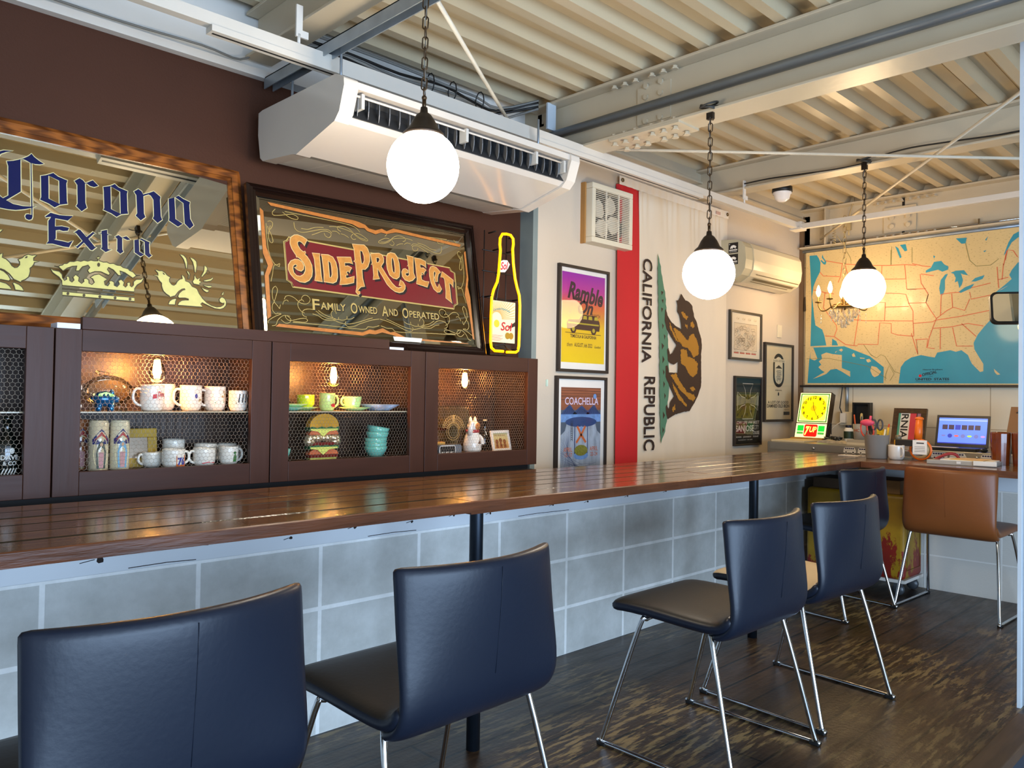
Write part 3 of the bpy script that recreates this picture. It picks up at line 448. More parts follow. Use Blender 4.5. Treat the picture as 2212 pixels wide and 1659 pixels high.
b=MB(); b.box((4.42,.85,.7145),(4.978,1.766,.7472),1); b.box((4.424,.852,.7470),(4.976,1.766,.7479),0); b.build('counter_arm',[m_topy,m_edge],bar,bevel=.002)
m_pipe=mat('blued steel pipe','#232a33',.35,metal=.7,var=.15,scale=20)
for X in (1.625,3.317): MB().lathe([(0,0),(.021,0),(.021,.716)],20,o=(X,1.803,0)).build('leg',m_pipe,bar)
# ---------------------------------------------------------------- chairs
def leather(n,c): return mat(n,c,.38,var=.06,scale=5,bump=.07,bscale=90,spec=.4)
m_lea=leather('black leather','#151b28'); m_tan=leather('tan leather','#7c4722'); m_seatdk=leather('black leather seat','#23211e'); m_cream=leather('cream seat top','#cdb795')
def shell(w,prof,th,wrap=None,n=12,cr=.05):
    # sweep a side profile [(y,z,wrapamount)] across X; thickness along the profile normal
    b=MB(); N=len(prof); front=[];back=[]
    for j,(y,z,wr) in enumerate(prof):
        ya,za,_=prof[max(j-1,0)]; yb,zb,_=prof[min(j+1,N-1)]
        t=Vector((yb-ya,zb-za)).normalized(); nr=Vector((t.y,-t.x))
        end=min(j,N-1-j)
        for i in range(n+1):
            u=-1+2*i/n; ww=w/2
            x=u*ww; yy=y+wr*u*u
            k=th/2*(1-.35*abs(u)**10)
            front.append((x,yy+nr.x*k,z+nr.y*k)); back.append((x,yy-nr.x*k,z-nr.y*k))
    M=len(front); b.v=front+back; q=n+1
    def f(a,m=0): b.f.append(a); b.m.append(m); b.s.append(True)
    for j in range(N-1):
        for i in range(n):
            a=j*q+i; f((a,a+1,a+q+1,a+q),1); f((M+a,M+a+q,M+a+q+1,M+a+1))
        for a,rev in ((j*q,0),(j*q+n,1)):
            f((a,a+q,M+a+q,M+a) if not rev else (a,M+a,M+a+q,a+q))
    for i in range(n):
        f((i,M+i,M+i+1,i+1)); a=(N-1)*q+i; f((a,a+1,M+a+1,M+a))
    return b
def make_chair(label,lea,seatm,loc,rz,group):
    t=thing('dining_chair',label,'chair',loc,rz,group)
    # seat cushion with a rolled rear edge
    sp=[(.215,.424,0),(.20,.432,0),(.10,.434,0),(-.02,.428,0),(-.11,.425,0),(-.155,.428,0),(-.185,.444,.004),(-.203,.47,.008)]
    bpr=[(-.130,.402,0),(-.165,.410,0),(-.195,.430,.004),(-.210,.462,.008),(-.216,.50,.014),(-.222,.56,.03),(-.228,.62,.045),(-.232,.68,.055),(-.232,.722,.06),(-.229,.738,.06)]
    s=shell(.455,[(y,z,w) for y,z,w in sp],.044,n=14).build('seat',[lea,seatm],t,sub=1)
    k=shell(.445,bpr,.034,n=14).build('backrest',[lea,lea],t,sub=1)
    # upholstery seam down the outside of the back, piping round the top
    bm=MB(); bm.tube([(.0,y-.0172,z) for y,z,w in bpr[4:-1]],.0006,6); bm.build('seam',lea,k)
    r=.0075; X1=.246; X0=.195
    for sg in (-1,1):
        for nm,yt,yb in (('leg',.10,.238),('leg',-.115,-.238)):
            d=1 if yb>0 else -1
            P=smooth_line([(sg*(X0-.04),yt,.407),(sg*(X0-.005),yt+d*.005,.402),(sg*(X0+.012),yt+d*.02,.375),(sg*(X1-.005),yb-d*.018,.045),(sg*X1,yb-d*.006,.018)],5)
            MB().tube(P,r,10).build(nm,m_chrome,t)
        rl=MB().tube(smooth_line([(sg*X1,.232,.018),(sg*X1,.225,.010),(sg*X1,.21,.0085),(sg*X1,-.21,.0085),(sg*X1,-.225,.010),(sg*X1,-.232,.018)],4),r,10).build('floor_rail',m_chrome,t)
        for yb in (.225,-.225): MB().box((sg*X1-.010,yb-.016,.0),(sg*X1+.010,yb+.016,.012)).build('glide',m_rubber,rl,bevel=.003)
    for yt in (.10,-.115):
        MB().tube([(-(X0-.04),yt,.407),(X0-.04,yt,.407)],r,10).build('crossbar',m_chrome,t)
    for sg in (-1,1):
        for yt in (.10,-.115): MB().box((sg*.13-.012,yt-.011,.398),(sg*.13+.012,yt+.011,.416)).build('clamp',m_black,t)
    return t
G='leather chairs on chrome sled legs'
make_chair('black leather chair closest to the camera, cut by the frame below the left mirror',m_lea,m_seatdk,(.50,1.435,0),math.radians(2),G)
make_chair('black leather chair in front of the nearer steel counter leg',m_lea,m_seatdk,(1.13,1.425,0),math.radians(1),G)
make_chair('black leather chair pulled out with its whole dark seat in view',m_lea,m_seatdk,(2.185,1.33,0),0,G)
make_chair('black leather chair with a seat coloured pale cream on top behind the pulled-out chair',m_lea,m_cream,(2.785,1.335,0),math.radians(-4),G)  # upper faces of this seat coloured pale cream, its sides and underside black
make_chair('dark leather chair tucked into the inside corner of the counter by the yellow cart',m_lea,m_seatdk,(4.13,1.81,0),math.radians(-6),G)
make_chair('tan brown leather chair facing the counter arm',m_tan,m_tan,(4.60,1.315,0),math.radians(-92),G)
# ---------------------------------------------------------------- yellow cart and boxes under the counter
t=thing('metal_cart','peeling yellow painted metal cart on casters under the counter corner','cart',(4.76,1.885,0))
def peel(name,base,under,thr):
    m=mat(name,base,.45,var=.45,scale=5); nt=m.node_tree; p=nt.nodes['Principled BSDF']; l=p.inputs['Base Color'].links[0].from_socket
    tc=nd(nt,'ShaderNodeTexCoord'); mp=nd(nt,'ShaderNodeMapping'); mp.inputs['Scale'].default_value=(3,3,1.6); nt.links.new(tc.outputs['Object'],mp.inputs[0])
    n=nd(nt,'ShaderNodeTexNoise'); n.inputs['Scale'].default_value=3; n.inputs['Detail'].default_value=9; n.inputs['Roughness'].default_value=.7; nt.links.new(mp.outputs[0],n.inputs['Vector'])
    sp=nd(nt,'ShaderNodeSeparateXYZ'); nt.links.new(tc.outputs['Object'],sp.inputs[0])
    ma=nd(nt,'ShaderNodeMath',operation='MULTIPLY_ADD'); nt.links.new(sp.outputs[2],ma.inputs[0]); ma.inputs[1].default_value=-.55; nt.links.new(n.outputs['Fac'],ma.inputs[2])
    r=nd(nt,'ShaderNodeMapRange'); r.inputs[1].default_value=thr; r.inputs[2].default_value=thr+.03; nt.links.new(ma.outputs[0],r.inputs[0])
    x=nd(nt,'ShaderNodeMix',data_type='RGBA'); nt.links.new(r.outputs[0],x.inputs[0]); nt.links.new(l,x.inputs[6]); x.inputs[7].default_value=lin(under); nt.links.new(x.outputs[2],p.inputs['Base Color'])
    return m
m_yel=peel('peeling yellow paint','#97720f','#7d1a0c',.40)
MB().box((-.14,-.28,.09),(.14,.28,.56)).build('body',m_yel,t,bevel=.02,seg=3)
b=MB(); b.box((-.146,-.286,.075),(.146,.286,.092)); b.build('base_rim',m_trimw,t)
b=MB(); b.box((-.1,-.2825,.14),(.1,-.2805,.142)); b.box((-.1,-.2825,.50),(.1,-.2805,.502)); b.box((-.1,-.2825,.14),(-.098,-.2805,.5)); b.box((.098,-.2825,.14),(.1,-.2805,.5)); b.build('door_panel',mat('yellow door seam','#5e4708',.6),t)
for sx in (-1,1):
    for sy in (-1,1):
        b=MB(); b.lathe([(0,-.012),(.03,-.012),(.033,0),(.03,.012),(0,.012)],16,T=TM((sx*.11,sy*.24,.033),0,PI/2,0)); b.box((sx*.11-.016,sy*.24-.02,.05),(sx*.11+.016,sy*.24+.02,.078)); b.build('caster',mat('caster grey','#4c4f52',.4,metal=.3),t)
t=thing('cardboard_box','brown cardboard box with an open flap on the yellow cart','box',(4.77,1.74,.56))
mcard=mat('brown cardboard','#7d5c36',.8,var=.08)
MB().box((-.12,-.10,0),(.12,.1,.075)).build('body',mcard,t,bevel=.002)
b=MB(); b.box((-.12,-.001,0),(.12,.001,.09),T=TM((0,.1,.075),-.5,0,0)); b.build('flap',mcard,t)
t=MB().box((4.65,1.90,.56),(4.88,2.14,.62)).build('cardboard_box',mat('dark cardboard','#4a3826',.8),bevel=.003); tag(t,'dark flat box lying at the back of the yellow cart','box')
# ---------------------------------------------------------------- pendant globes on chains
m_cap=mat('dark lamp cap','#2e2620',.4,metal=.5,var=.1)
def link(b,c,L,wd,r,ang,mi=0):
    P=[]; h=L/2-wd/2
    for i in range(12):
        a=2*PI*i/12; x=math.cos(a)*wd/2; z=math.sin(a)*wd/2+(h if math.sin(a)>0 else -h)
        P.append((c[0]+x*math.cos(ang),c[1]+x*math.sin(ang),c[2]+z))
    b.tube(P,r,5,True,mi)
def chain(z0,z1,L=.038,wd=.017,r=.0022,x=0,y=0,jit=.0):
    b=MB(); z=z0; k=0; rk=random.Random(int(z1*1000))
    while z<z1: link(b,(x+rk.uniform(-jit,jit),y,z+L/2),L,wd,r,(.7 if k%2 else .7+PI/2)); z+=L*.80; k+=1
    return b
m_globe1=mat('lit globe glass cool','#ffefd8',.3,var=0,emit=19)
m_globe2=mat('lit globe glass warm','#ffdaa5',.3,var=0,emit=12)
def pendant(x,y,z,D,ztop,label,gm,mount):
    t=thing('pendant_lamp',label,'lamp',(x,y,z),0,'globe lamps on chains'); r=D/2
    MB().ball((0,0,0),r,32,20).build('lamp_globe',gm,t)
    s=r/.107
    MB().lathe([(0,.178*s),(.010*s,.176*s),(.012*s,.16*s),(.022*s,.153*s),(.034*s,.135*s),(.045*s,.112*s),(.058*s,.100*s),(.061*s,.096*s),(.061*s,.088*s),(.055*s,.086*s)],28).build('lamp_cap',m_cap,t)
    b=MB(); b.tube([(0,0,.17*s),(0,0,.20*s)],.006*s,8); b.ball((0,0,.205*s),.008*s,10,6); link(b,(0,0,.222*s),.028*s,.020*s,.0022,.7); b.build('hook',m_chain,t)
    chain(.228*s,ztop-z-.02,jit=.0012).build('chain',m_chain,t)
    b=MB(); b.tube(smooth_line([(.006*math.sin(k*2.1),.006*math.cos(k*1.7),.2*s+(ztop-z-.2*s)*k/9) for k in range(10)],3),.0016,5); b.build('cord',m_cable,t)
    if mount:
        b=MB(); b.box((-.008,-.015,ztop-z-.025),(.008,.015,ztop-z+.015)); b.tube([(-.012,0,ztop-z-.02),(.02,0,ztop-z-.02)],.006,8); b.build('clamp',m_cap,t)
        b=MB()
        for k in range(3): b.tube([(-.012+.034*math.cos(a)*(1+.1*k),.034*math.sin(a),ztop-z+.02+.006*k+.014*math.sin(a+k)) for a in [i*PI/8 for i in range(16)]],.0042,6,True)
        b.build('cord_coil',mat('dark coiled cord','#35332f',.5),t)
    return t
pendant(1.441,1.861,1.749,.214,2.355,'big white globe lamp hanging in front of the long air conditioner',m_globe1,True)
pendant(2.882,1.781,1.597,.214,2.268,'white globe lamp hanging in front of the bear flag',m_globe1,True)
pendant(4.375,1.740,1.695,.222,2.365,'white globe lamp hanging in front of the wall map',m_globe2,True)
# ---------------------------------------------------------------- chandelier behind the far globe
m_brass=mat('aged brass','#8a6a3a',.3,metal=.9,var=.15,scale=30)
m_flame=mat('lit flame bulb','#ffd9a0',.3,var=0,emit=25)
m_cryst=mat('crystal drops','#fff3dc',.05,var=0,trans=.85,ior=1.5)
t=thing('chandelier','small crystal chandelier with flame bulbs half hidden behind the far globe lamp','chandelier',(5.36,2.261,1.713))
b=MB(); b.lathe([(0,-.02),(.012,-.015),(.02,0),(.012,.03),(.018,.05),(.01,.08),(.014,.11),(.006,.14),(0,.15)],14); b.lathe([(0,-.005),(.085,-.002),(.088,.004),(.085,.008),(0,.01)],24); b.build('stem',m_brass,t)
chain(.15,.585,L=.045,wd=.02,r=.0024).build('chain',mat('pale chain','#b49d6c',.35,metal=.7),t)
for k in range(5):
    a=math.radians(100+72*k); c,s_=math.cos(a),math.sin(a)
    ar=MB().tube(smooth_line([(r_*c,r_*s_,z_) for r_,z_ in ((.01,.02),(.06,.025),(.11,-.01),(.145,-.015),(.165,.015),(.168,.04))],5),.0045,8).build('arm',m_brass,t)
    MB().lathe([(0,.038),(.022,.042),(.024,.048),(.006,.046),(.006,.085),(0,.085)],14,o=(.168*c,.168*s_,0)).build('candle_cup',m_brass,ar)
    MB().lathe([(0,.085),(.007,.087),(.014,.105),(.015,.118),(.010,.14),(.004,.158),(0,.163)],14,o=(.168*c,.168*s_,0)).build('flame_bulb',m_flame,ar)
b=MB(); rk=random.Random(2)
for rad,z0,nn in ((.09,-.03,16),(.075,-.05,14),(.055,-.075,12),(.035,-.095,9),(.015,-.115,5)):
    for k in range(nn):
        a=2*PI*k/nn+rad*30; T=TM((rad*math.cos(a),rad*math.sin(a),z0),0,0,a)
        b.lathe([(0,.018),(.003,.014),(.007,-.004),(.0085,-.012),(.005,-.02),(0,-.024)],6,T=T,sm=False)
for k in range(5):
    a=math.radians(100+72*k)
    for dz in (0,-.025,-.05): b.lathe([(0,.012),(.005,0),(0,-.014)],6,o=(.15*math.cos(a),.15*math.sin(a),-.045+dz),sm=False)
b.build('crystals',m_cryst,t)
l=bpy.data.lights.new('chandelier_glow','POINT'); l.energy=3.6; l.color=(1,.72,.42); l.shadow_soft_size=.16
lo=bpy.data.objects.new('chandelier_glow',l); COL.objects.link(lo); lo.location=(0,0,.14); lo.parent=t
# ---------------------------------------------------------------- big air conditioner under the ceiling
m_ac=mat('ivory air conditioner plastic','#cdc4b8',.22,var=.02,coat=.3)
m_acd=mat('dark louvre plastic','#2b2c2e',.5); m_fin=mat('grey vane','#6d6f72',.45)
t=thing('air_conditioner','long ivory air conditioner hung over the brown wall behind the first globe lamp','air conditioner',(1.40,0,0))
P=[(2.262,2.125),(2.238,2.112),(2.235,2.085),(2.262,2.005),(2.29,1.978),(2.54,1.918),(2.57,1.925),(2.79,1.945),(2.81,1.96),(2.83,2.05),(2.83,2.135),(2.80,2.14),(2.29,2.135)]
YZ=Fr((0,0,0),(0,1,0),(0,0,1))
Pin=[(y,z) for y,z in P]
MB().prism(P,YZ,0,.055).build('end_cap',m_ac,t,bevel=.006,seg=3); MB().prism(P,YZ,1.125,1.18).build('end_cap',m_ac,t,bevel=.006,seg=3)
B2=[(2.275,2.12),(2.29,2.132),(2.80,2.137),(2.826,2.13),(2.826,2.05),(2.805,1.965),(2.785,1.95),(2.57,1.932),(2.54,1.924),(2.30,1.984),(2.278,2.0),(2.315,2.045),(2.33,2.075),(2.305,2.105)]
MB().prism(B2,YZ,.055,1.125).build('body',m_ac,t)
MB().prism([(2.282,2.0),(2.315,2.044),(2.330,2.075),(2.305,2.106),(2.280,2.120),(2.276,2.119),(2.301,2.102),(2.3245,2.075),(2.310,2.047),(2.278,2.004)],YZ,.0545,1.1255).build('outlet_lining',m_acd,t)
b=MB(); b.box((.055,2.245,2.088),(1.125,2.30,2.112)); b.tube([(.06,2.262,2.072),(1.12,2.262,2.072)],.004,8); b.build('outlet_trim',m_ac,t)
for k in range(24):
    x=.085+.0436*k
    b=MB(); L=ring(0,0,.024,.036,14); b.prism(L,Fr((x,2.286,2.048),(.5,1,0),(0,0,1)),-.0012,.0012); b.build('vane',m_fin,t)
for x in (.085,.55,.93,1.1):
    MB().box((x-.006,2.25,2.03),(x+.006,2.29,2.08)).build('vane_bracket',mat('pale bracket','#b8b6b0',.4),t)
gm=mat('intake grille','#d8d2c8',.4,var=.02); b=MB()
fg=Fr((0,2.572,1.9315),(1,0,0),(0,.21,.0175))
for k in range(38): b.line([(.03,.006+.0053*k),(1.15,.006+.0053*k)],.0032,fg,-.004)
for k in range(9): b.line([(.03+.14*k,.004),(.03+.14*k,.208)],.004,fg,-.0046)
b.build('intake_grille',gm,t)
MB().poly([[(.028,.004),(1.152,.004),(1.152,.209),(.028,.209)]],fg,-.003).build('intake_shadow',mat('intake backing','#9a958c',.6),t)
b=MB(); fr=Fr((0,2.268,1.995),(1,0,0),(0,.25,-.06)); b.line([(.93,.10),(1.01,.10),(1.01,.16),(.93,.16)],.0015,fr,.0005,0,True); b.build('seam',mat('pale seam','#a8a296',.5),t)
b=MB()
for x in (.09,1.09):
    for y in (2.40,2.74): b.tube([(x,y,2.13),(x,y,2.29)],.005,8)
b.build('hanger_rods',m_galv,t)
# ---------------------------------------------------------------- small wall air conditioner with stickers
m_ac2=mat('cream air conditioner plastic','#cdc1a6',.25,var=.02,coat=.3)
t=thing('air_conditioner','small cream wall air conditioner with two bear stickers on its side','air conditioner',(4.70,0,0))
P=[(2.83,2.145),(2.70,2.135),(2.655,2.115),(2.635,2.08),(2.628,2.0),(2.635,1.94),(2.66,1.90),(2.72,1.865),(2.79,1.86),(2.83,1.88)]
MB().prism(P,YZ,0,.10).build('end_cap',mat('yellowed plastic','#b6ad91',.35),t,bevel=.008,seg=3)
MB().prism([(y-.006 if y<2.8 else y,z) for y,z in P],YZ,.10,.79).build('body',m_ac2,t,bevel=.006,seg=3)
b=MB(); b.box((.16,2.634,1.912),(.76,2.64,1.916)); fr=Fr((0,2.648,1.893),(1,0,0),(0,.08,-.045)); b.poly([[(.17,.008),(.74,.008),(.74,.03),(.17,.03)]],fr,.0035); b.line([(.17,.045),(.70,.045)],.006,fr,.0035); b.build('air_slot',mat('slot shade','#6b5d42',.6),t)
fr=Fr((-.0015,0,0),(0,-1,0),(0,0,1))
def minibear(b,fr,x,z,s,mi,w=.0006):
    b.poly([[(x-s*.5,z-s*.2),(x-s*.42,z+s*.1),(x-s*.25,z+s*.25),(x+s*.1,z+s*.3),(x+s*.35,z+s*.18),(x+s*.52,z+s*.05),(x+s*.46,z-s*.06),(x+s*.36,z-s*.05),(x+s*.4,z-s*.22),(x+s*.28,z-s*.22),(x+s*.2,z-s*.08),(x-s*.05,z-s*.08),(x-s*.1,z-s*.22),(x-s*.22,z-s*.22),(x-s*.28,z-s*.06),(x-s*.36,z-s*.22)]],fr,w,mi)
b=MB()
for z in (2.082,2.005):
    b.box((-.001,2.685,z-.034),(.0,2.755,z+.034),0); minibear(b,fr,-2.72,z+.004,.045,1); b.poly([[(-2.75,z-.018),(-2.69,z-.018),(-2.69,z-.012),(-2.75,z-.012)]],fr,.0006,1); b.text('CALIFORNIA REPUBLIC',fr,-2.748,z-.028,-2.692,z-.022,.0006,1); b.poly([ring(-2.747,z+.024,.0035,n=5)],fr,.0006,1)
b.build('stickers',[m_ink,mat('white sticker print','#efeae0',.5)],t)
# ---------------------------------------------------------------- exhaust fan
m_fan=mat('yellowed white plastic','#d8cdb4',.4,var=.03)
t=thing('exhaust_fan','square white slatted exhaust fan high on the white wall beside the flag','fan',(3.29,YW,1.92))
b=MB(); w,hh,d=.36,.325,.075
for a,c in (((0,-d,0),(w,0,.03)),((0,-d,hh-.03),(w,0,hh)),((0,-d,.03),(.03,0,hh-.03)),((w-.03,-d,.03),(w,0,hh-.03))): b.box(a,c)
b.build('housing',m_fan,t,bevel=.004)
MB().box((-.012,-.03,-.004),(0,0,hh+.004)).build('mounting_board',mat('plywood edge','#a9793f',.6),t)
MB().box((.03,-.02,.03),(w-.03,-.0015,hh-.03)).build('back_plate',mat('dark fan duct','#3a3731',.6),t)
for k in range(4):
    b=MB(); a=k*PI/2+.4; T=TM((w/2-.02,-.035,hh/2),0,0,0)@Matrix.Rotation(a,4,'Y')
    L=[(.02,-.012),(.05,-.05),(.09,-.06),(.12,-.03),(.12,.02),(.08,.045),(.03,.025)]
    V=[T@Vector((p,-.002-.006*(q>0),q)) for p,q in L]+[T@Vector((p,.002-.006*(q>0),q)) for p,q in L]; n=len(L)
    b.add(V,[tuple(range(n)),tuple(range(2*n-1,n-1,-1))]+[(i,(i+1)%n,n+(i+1)%n,n+i) for i in range(n)]); b.build('fan_blade',mat('fan blade plastic','#cfc5b0',.35),t)
b=MB(); b.lathe([(0,-.055),(.03,-.05),(.035,-.02),(0,-.02)],16,T=TM((w/2-.02,0,hh/2))@Matrix.Rotation(-PI/2,4,'X')@Matrix.Scale(-1,4,(0,0,1)))
b.build('fan_hub',mat('fan blade plastic','#cfc5b0',.35),t)
b=MB()
for k in range(26): b.box((.03,-d-.002,.034+.0102*k),(w-.03,-d+.002,.0364+.0102*k))
for x in (.12,.23): b.box((x,-d-.001,.03),(x+.004,-d+.008,hh-.03))
b.build('slat_grille',mat('grille slats','#e3d8c2',.4),t)
# ---------------------------------------------------------------- bear flag
t=thing('flag','tall hanging bear flag with a red stripe and dark lettering','flag',(0,YW,0))
def flagcol(u0,u1,z0,z1,m,nm,amp=1):
    nx=max(4,int((u1-u0)/.008)); nz=70; V=[]
    for j in range(nz+1):
        z=z0+(z1-z0)*j/nz; k=max(0,min(1,(z-1.92)/.36)); sag=.0+.012*(1-(z-z0)/(z1-z0))
        for i in range(nx+1):
            u=u0+(u1-u0)*i/nx
            f=(.006*k*k*math.sin(u*78+2.6*math.sin(u*23)+z*2)+.0045*(.25+k)*math.sin(u*31+1.5*math.sin(u*9)+z*4))*amp
            V.append((u+.010*(1-(z-.6)/1.7),-.022+f*.8,z))
    q=nx+1
    return MB().add(V,[(j*q+i,j*q+i+1,(j+1)*q+i+1,(j+1)*q+i) for j in range(nz) for i in range(nx)],0,True).build(nm,m,t)
def cloth(n,c): return mat(n,c,.75,var=.04,scale=3,bump=.35,bscale=5,stretch=(2.2,1,.6))
flagcol(3.575,3.785,.52,2.30,cloth('red flag cloth','#c01d22'),'red_stripe',1.4)
flagcol(3.785,4.765,.52,2.30,cloth('white flag cloth','#dccdb6'),'white_field')
b=MB(); nx=120; V=[]
for z in (2.295,2.345):
    for i in range(nx+1): u=3.575+1.19*i/nx; V.append((u,-.034+.002*math.sin(u*95),z+.004*math.sin(u*2.6)))
b.add(V,[(i,i+1,nx+2+i,nx+1+i) for i in range(nx)],0,True); b.build('header_tape',cloth('white header tape','#e8e0d4'),t)
b=MB()
for u in (3.60,4.745): b.lathe([(.006,-.002),(.012,-.002),(.012,.002),(.006,.002),(.006,-.002)],14,T=TM((u,-.038,2.322),PI/2,0,0))
b.build('grommet',mat('brass grommet','#7a6a48',.3,metal=.9),t)
ff=Fr((0,-.031,0),(1,0,0),(0,0,1)); 
def dense(L,st=.02):
    o=[]
    for i in range(len(L)):
        a,c=L[i-1],L[i]; k=max(1,int(math.hypot(c[0]-a[0],c[1]-a[1])/st)); o+=[(a[0]+(c[0]-a[0])*j/k,a[1]+(c[1]-a[1])*j/k) for j in range(k)]
    return o
def jag(L,st,am,seed):
    rk=random.Random(seed); return [(a+rk.uniform(-am,am),c+rk.uniform(-am,am)) for a,c in dense(L,st)]
b=MB()
for L in data('grass'): b.poly([jag(L,.02,.004,1)],ff)
b.build('grass_strip',cloth('green flag print','#4f7a5f'),t)
b=MB()
for L in data('tufts'): b.poly([L],ff,.0008)
for L in data('bear'): b.poly([jag(L,.012,.0015,4)],ff,.0012)
b.build('bear_emblem',cloth('dark brown flag print','#3a2619'),t)
b=MB()
for i,L in enumerate(data('bearpatch')): b.poly([jag(L,.006,.0045,i)],ff,.002)
b.build('bear_highlights',cloth('ochre flag print','#a8741f'),t)
b=MB(); b.poly([[(4.44,1.775),(4.452,1.79),(4.462,1.765),(4.455,1.752)]],ff,.0025); b.build('bear_tongue',cloth('flag red print','#d1362f'),t)
tw=cloth('flag lettering','#2a1a16')
MB().text('CALIFORNIA',ff,3.812,1.285,3.905,1.905,.001,bold=.018,rot=1).build('lettering',tw,t)
MB().text('REPUBLIC',ff,3.840,.765,3.950,1.205,.001,bold=.018,rot=1).build('lettering',tw,t)
MB().box((4.60,-.0385,2.302),(4.655,-.037,2.322)).build('label_tab',mat('pale woven label','#c9a9a0',.7),t)
# ---------------------------------------------------------------- framed posters
m_fr=mat('black picture frame','#2c2420',.35,var=.1)
def poster(x0,z0,x1,z1,label,fw=.016,bg='#e9e2d8',d=.022,fm=None,glass=True):
    t=thing('framed_poster',label,'poster',(x0,YW,z0)); w,hh=x1-x0,z1-z0
    b=MB()
    for a,c in (((0,-d,0),(w,0,fw)),((0,-d,hh-fw),(w,0,hh)),((0,-d,fw),(fw,0,hh-fw)),((w-fw,-d,fw),(w,0,hh-fw))): b.box(a,c)
    b.build('frame',fm or m_fr,t,bevel=.0015)
    MB().box((fw,-.010,fw),(w-fw,-.001,hh-fw)).build('mat_board',mat('poster sheet '+bg,bg,.6,var=.02),t)
    if glass: MB().poly([[(fw,fw),(w-fw,fw),(w-fw,hh-fw),(fw,hh-fw)]],Fr((0,-.018,0),(1,0,0),(0,0,1))).build('glass',m_pglass,t)
    return t,Fr((0,-.0102,0),(1,0,0),(0,0,1)),w,hh
# 1: sunset gradient car show poster
t,f,w,hh=poster(3.095,1.21,3.515,1.785,'purple to yellow sunset poster with an old wagon, above the mountain poster')
MB().poly([[(.03,.052),(w-.03,.052),(w-.03,hh-.038),(.03,hh-.038)]],f,.0003).build('print',grad('sunset print',[(0,'#e3c00a'),(.38,'#e0b414'),(.52,'#cf8a2c'),(.66,'#d4603c'),(.8,'#b8348a'),(1,'#93209a')],2,.052,hh-.038,.5),t)
dk=mat('dark poster ink','#3c2428',.5)
MB().text('Ramble',f,.075,.385,w-.045,.480,.0008,0,bold=.035,shear=.35,wave=lambda a:-.03*a+.012).text('On',f,.16,.318,.29,.395,.0008,bold=.035,shear=.35).text('AT',f,.085,.315,.11,.335,.0008).text('RANCH',f,w-.14,.305,w-.07,.327,.0008).text('TEMECULA & CALIFORNIA',f,.10,.187,w-.10,.205,.0008,bold=.02).text('AUGUST, 6th 2022',f,.135,.135,w-.135,.160,.0008,bold=.01).text('them',f,.075,.138,.12,.160,.0008,shear=.3).text('Goodland',f,w-.115,.138,w-.06,.152,.0008,shear=.3).build('lettering',dk,t)
b=MB(); cx=w/2
b.poly([[(.075,.232),(w-.075,.232),(w-.07,.262),(w-.075,.285),(w-.105,.315),(.20,.318),(.17,.288),(.085,.282),(.07,.262)]],f,.0008,0)
for x in (.20,.245,.295): b.poly([[(x+.004,.292),(x+.038,.292),(x+.034,.311),(x+.008,.311)]],f,.001,1)
b.poly([[(.08,.262),(w-.08,.262),(w-.08,.270),(.08,.270)]],f,.001,1)
for x in (.125,w-.125): b.poly([ring(x,.234,.024,n=16)],f,.0011,0); b.poly([ring(x,.234,.012,n=12)],f,.0013,1)
b.line([(.06,.212),(w-.06,.212)],.003,f,.0008); b.build('wagon_picture',[mat('wagon ink','#4a2c22',.5),mat('wagon highlights','#b7a02c',.5)],t)
# 2: festival poster
t,f,w,hh=poster(3.085,.60,3.507,1.188,'festival poster with mountains and a drained swimming pool, the lower one left of the flag')
px=[.045,.06,w-.045,hh-.06]
q=lambda a,c:(px[0]+(px[2]-px[0])*a,px[1]+(px[3]-px[1])*c)
b=MB(); b.poly([[q(0,0),q(1,0),q(1,1),q(0,1)]],f,.0003,0)
b.poly([[q(0,.74),q(1,.74),q(1,1),q(0,1)]],f,.0006,1)
for z,mi in ((.99,6),(.96,6),(.93,6),(.90,6),(.86,6)): b.line([q(0,z),q(1,z)],.0015,f,.0008,5)
for x0,x1,h_ in ((0,.40,.80),(.28,.72,.79),(.62,1.0,.80)):
    xm=(x0+x1)/2; b.poly([[q(x0,.69),q(x1,.69),q(x1-.08,.73),q(xm+.04,h_-.01),q(xm,h_),q(xm-.1,.75)]],f,.0009,2)
    for k in range(6): b.line([q(xm-.02+.03*k*.6,h_-.02-.006*k),q(xm-.12+.055*k,.70)],.0022,f,.0011,5)
b.poly([[q(0,.60),q(1,.60),q(1,.69),q(0,.69)]],f,.0009,3); b.poly([[q(0,.45),q(.1,.50),q(.15,.60),q(.85,.60),q(.9,.50),q(1,.45),q(1,.0),q(0,.0)]],f,.0010,4)
rk=random.Random(8)
for k in range(26): b.line([q(.5+.5*math.cos(2.1+k*.08)*(1.0),.25+.35*math.sin(2.1+k*.08)*.9),q(.08+.035*k,.02+rk.uniform(0,.1))],.0012,f,.0012,2)
b.poly([ring(*q(.5,.60),.13,.028,24)],f,.0013,2); b.poly([[q(.33,.23),q(.67,.23),q(.67,.56),q(.33,.56)]],f,.0014,2); b.poly([[q(.35,.25),q(.65,.25),q(.65,.545),q(.35,.545)]],f,.0015,4)
b.poly([ring(*q(.5,.27),.055,.03,16)],f,.0017,7); b.poly([ring(*q(.5,.21),.06,.022,20)],f,.0016,3)
for s in (-1,1): b.line([q(.5-s*.12,.36),q(.5,.45),q(.5+s*.10,.55)],.014,f,.0018,8)
b.poly([ring(*q(.5,.52),.010,.016,12)],f,.0020,3)
for k in range(9): b.line([q(.245,.40+.022*k),q(.285,.40+.022*k)],.003,f,.0016,5)
b.line([q(.245,.38),q(.245,.62)],.003,f,.0016,5); b.line([q(.285,.38),q(.285,.62)],.003,f,.0016,5)
b.poly([ring(*q(.84,.90),.014,n=14)],f,.0014,3)
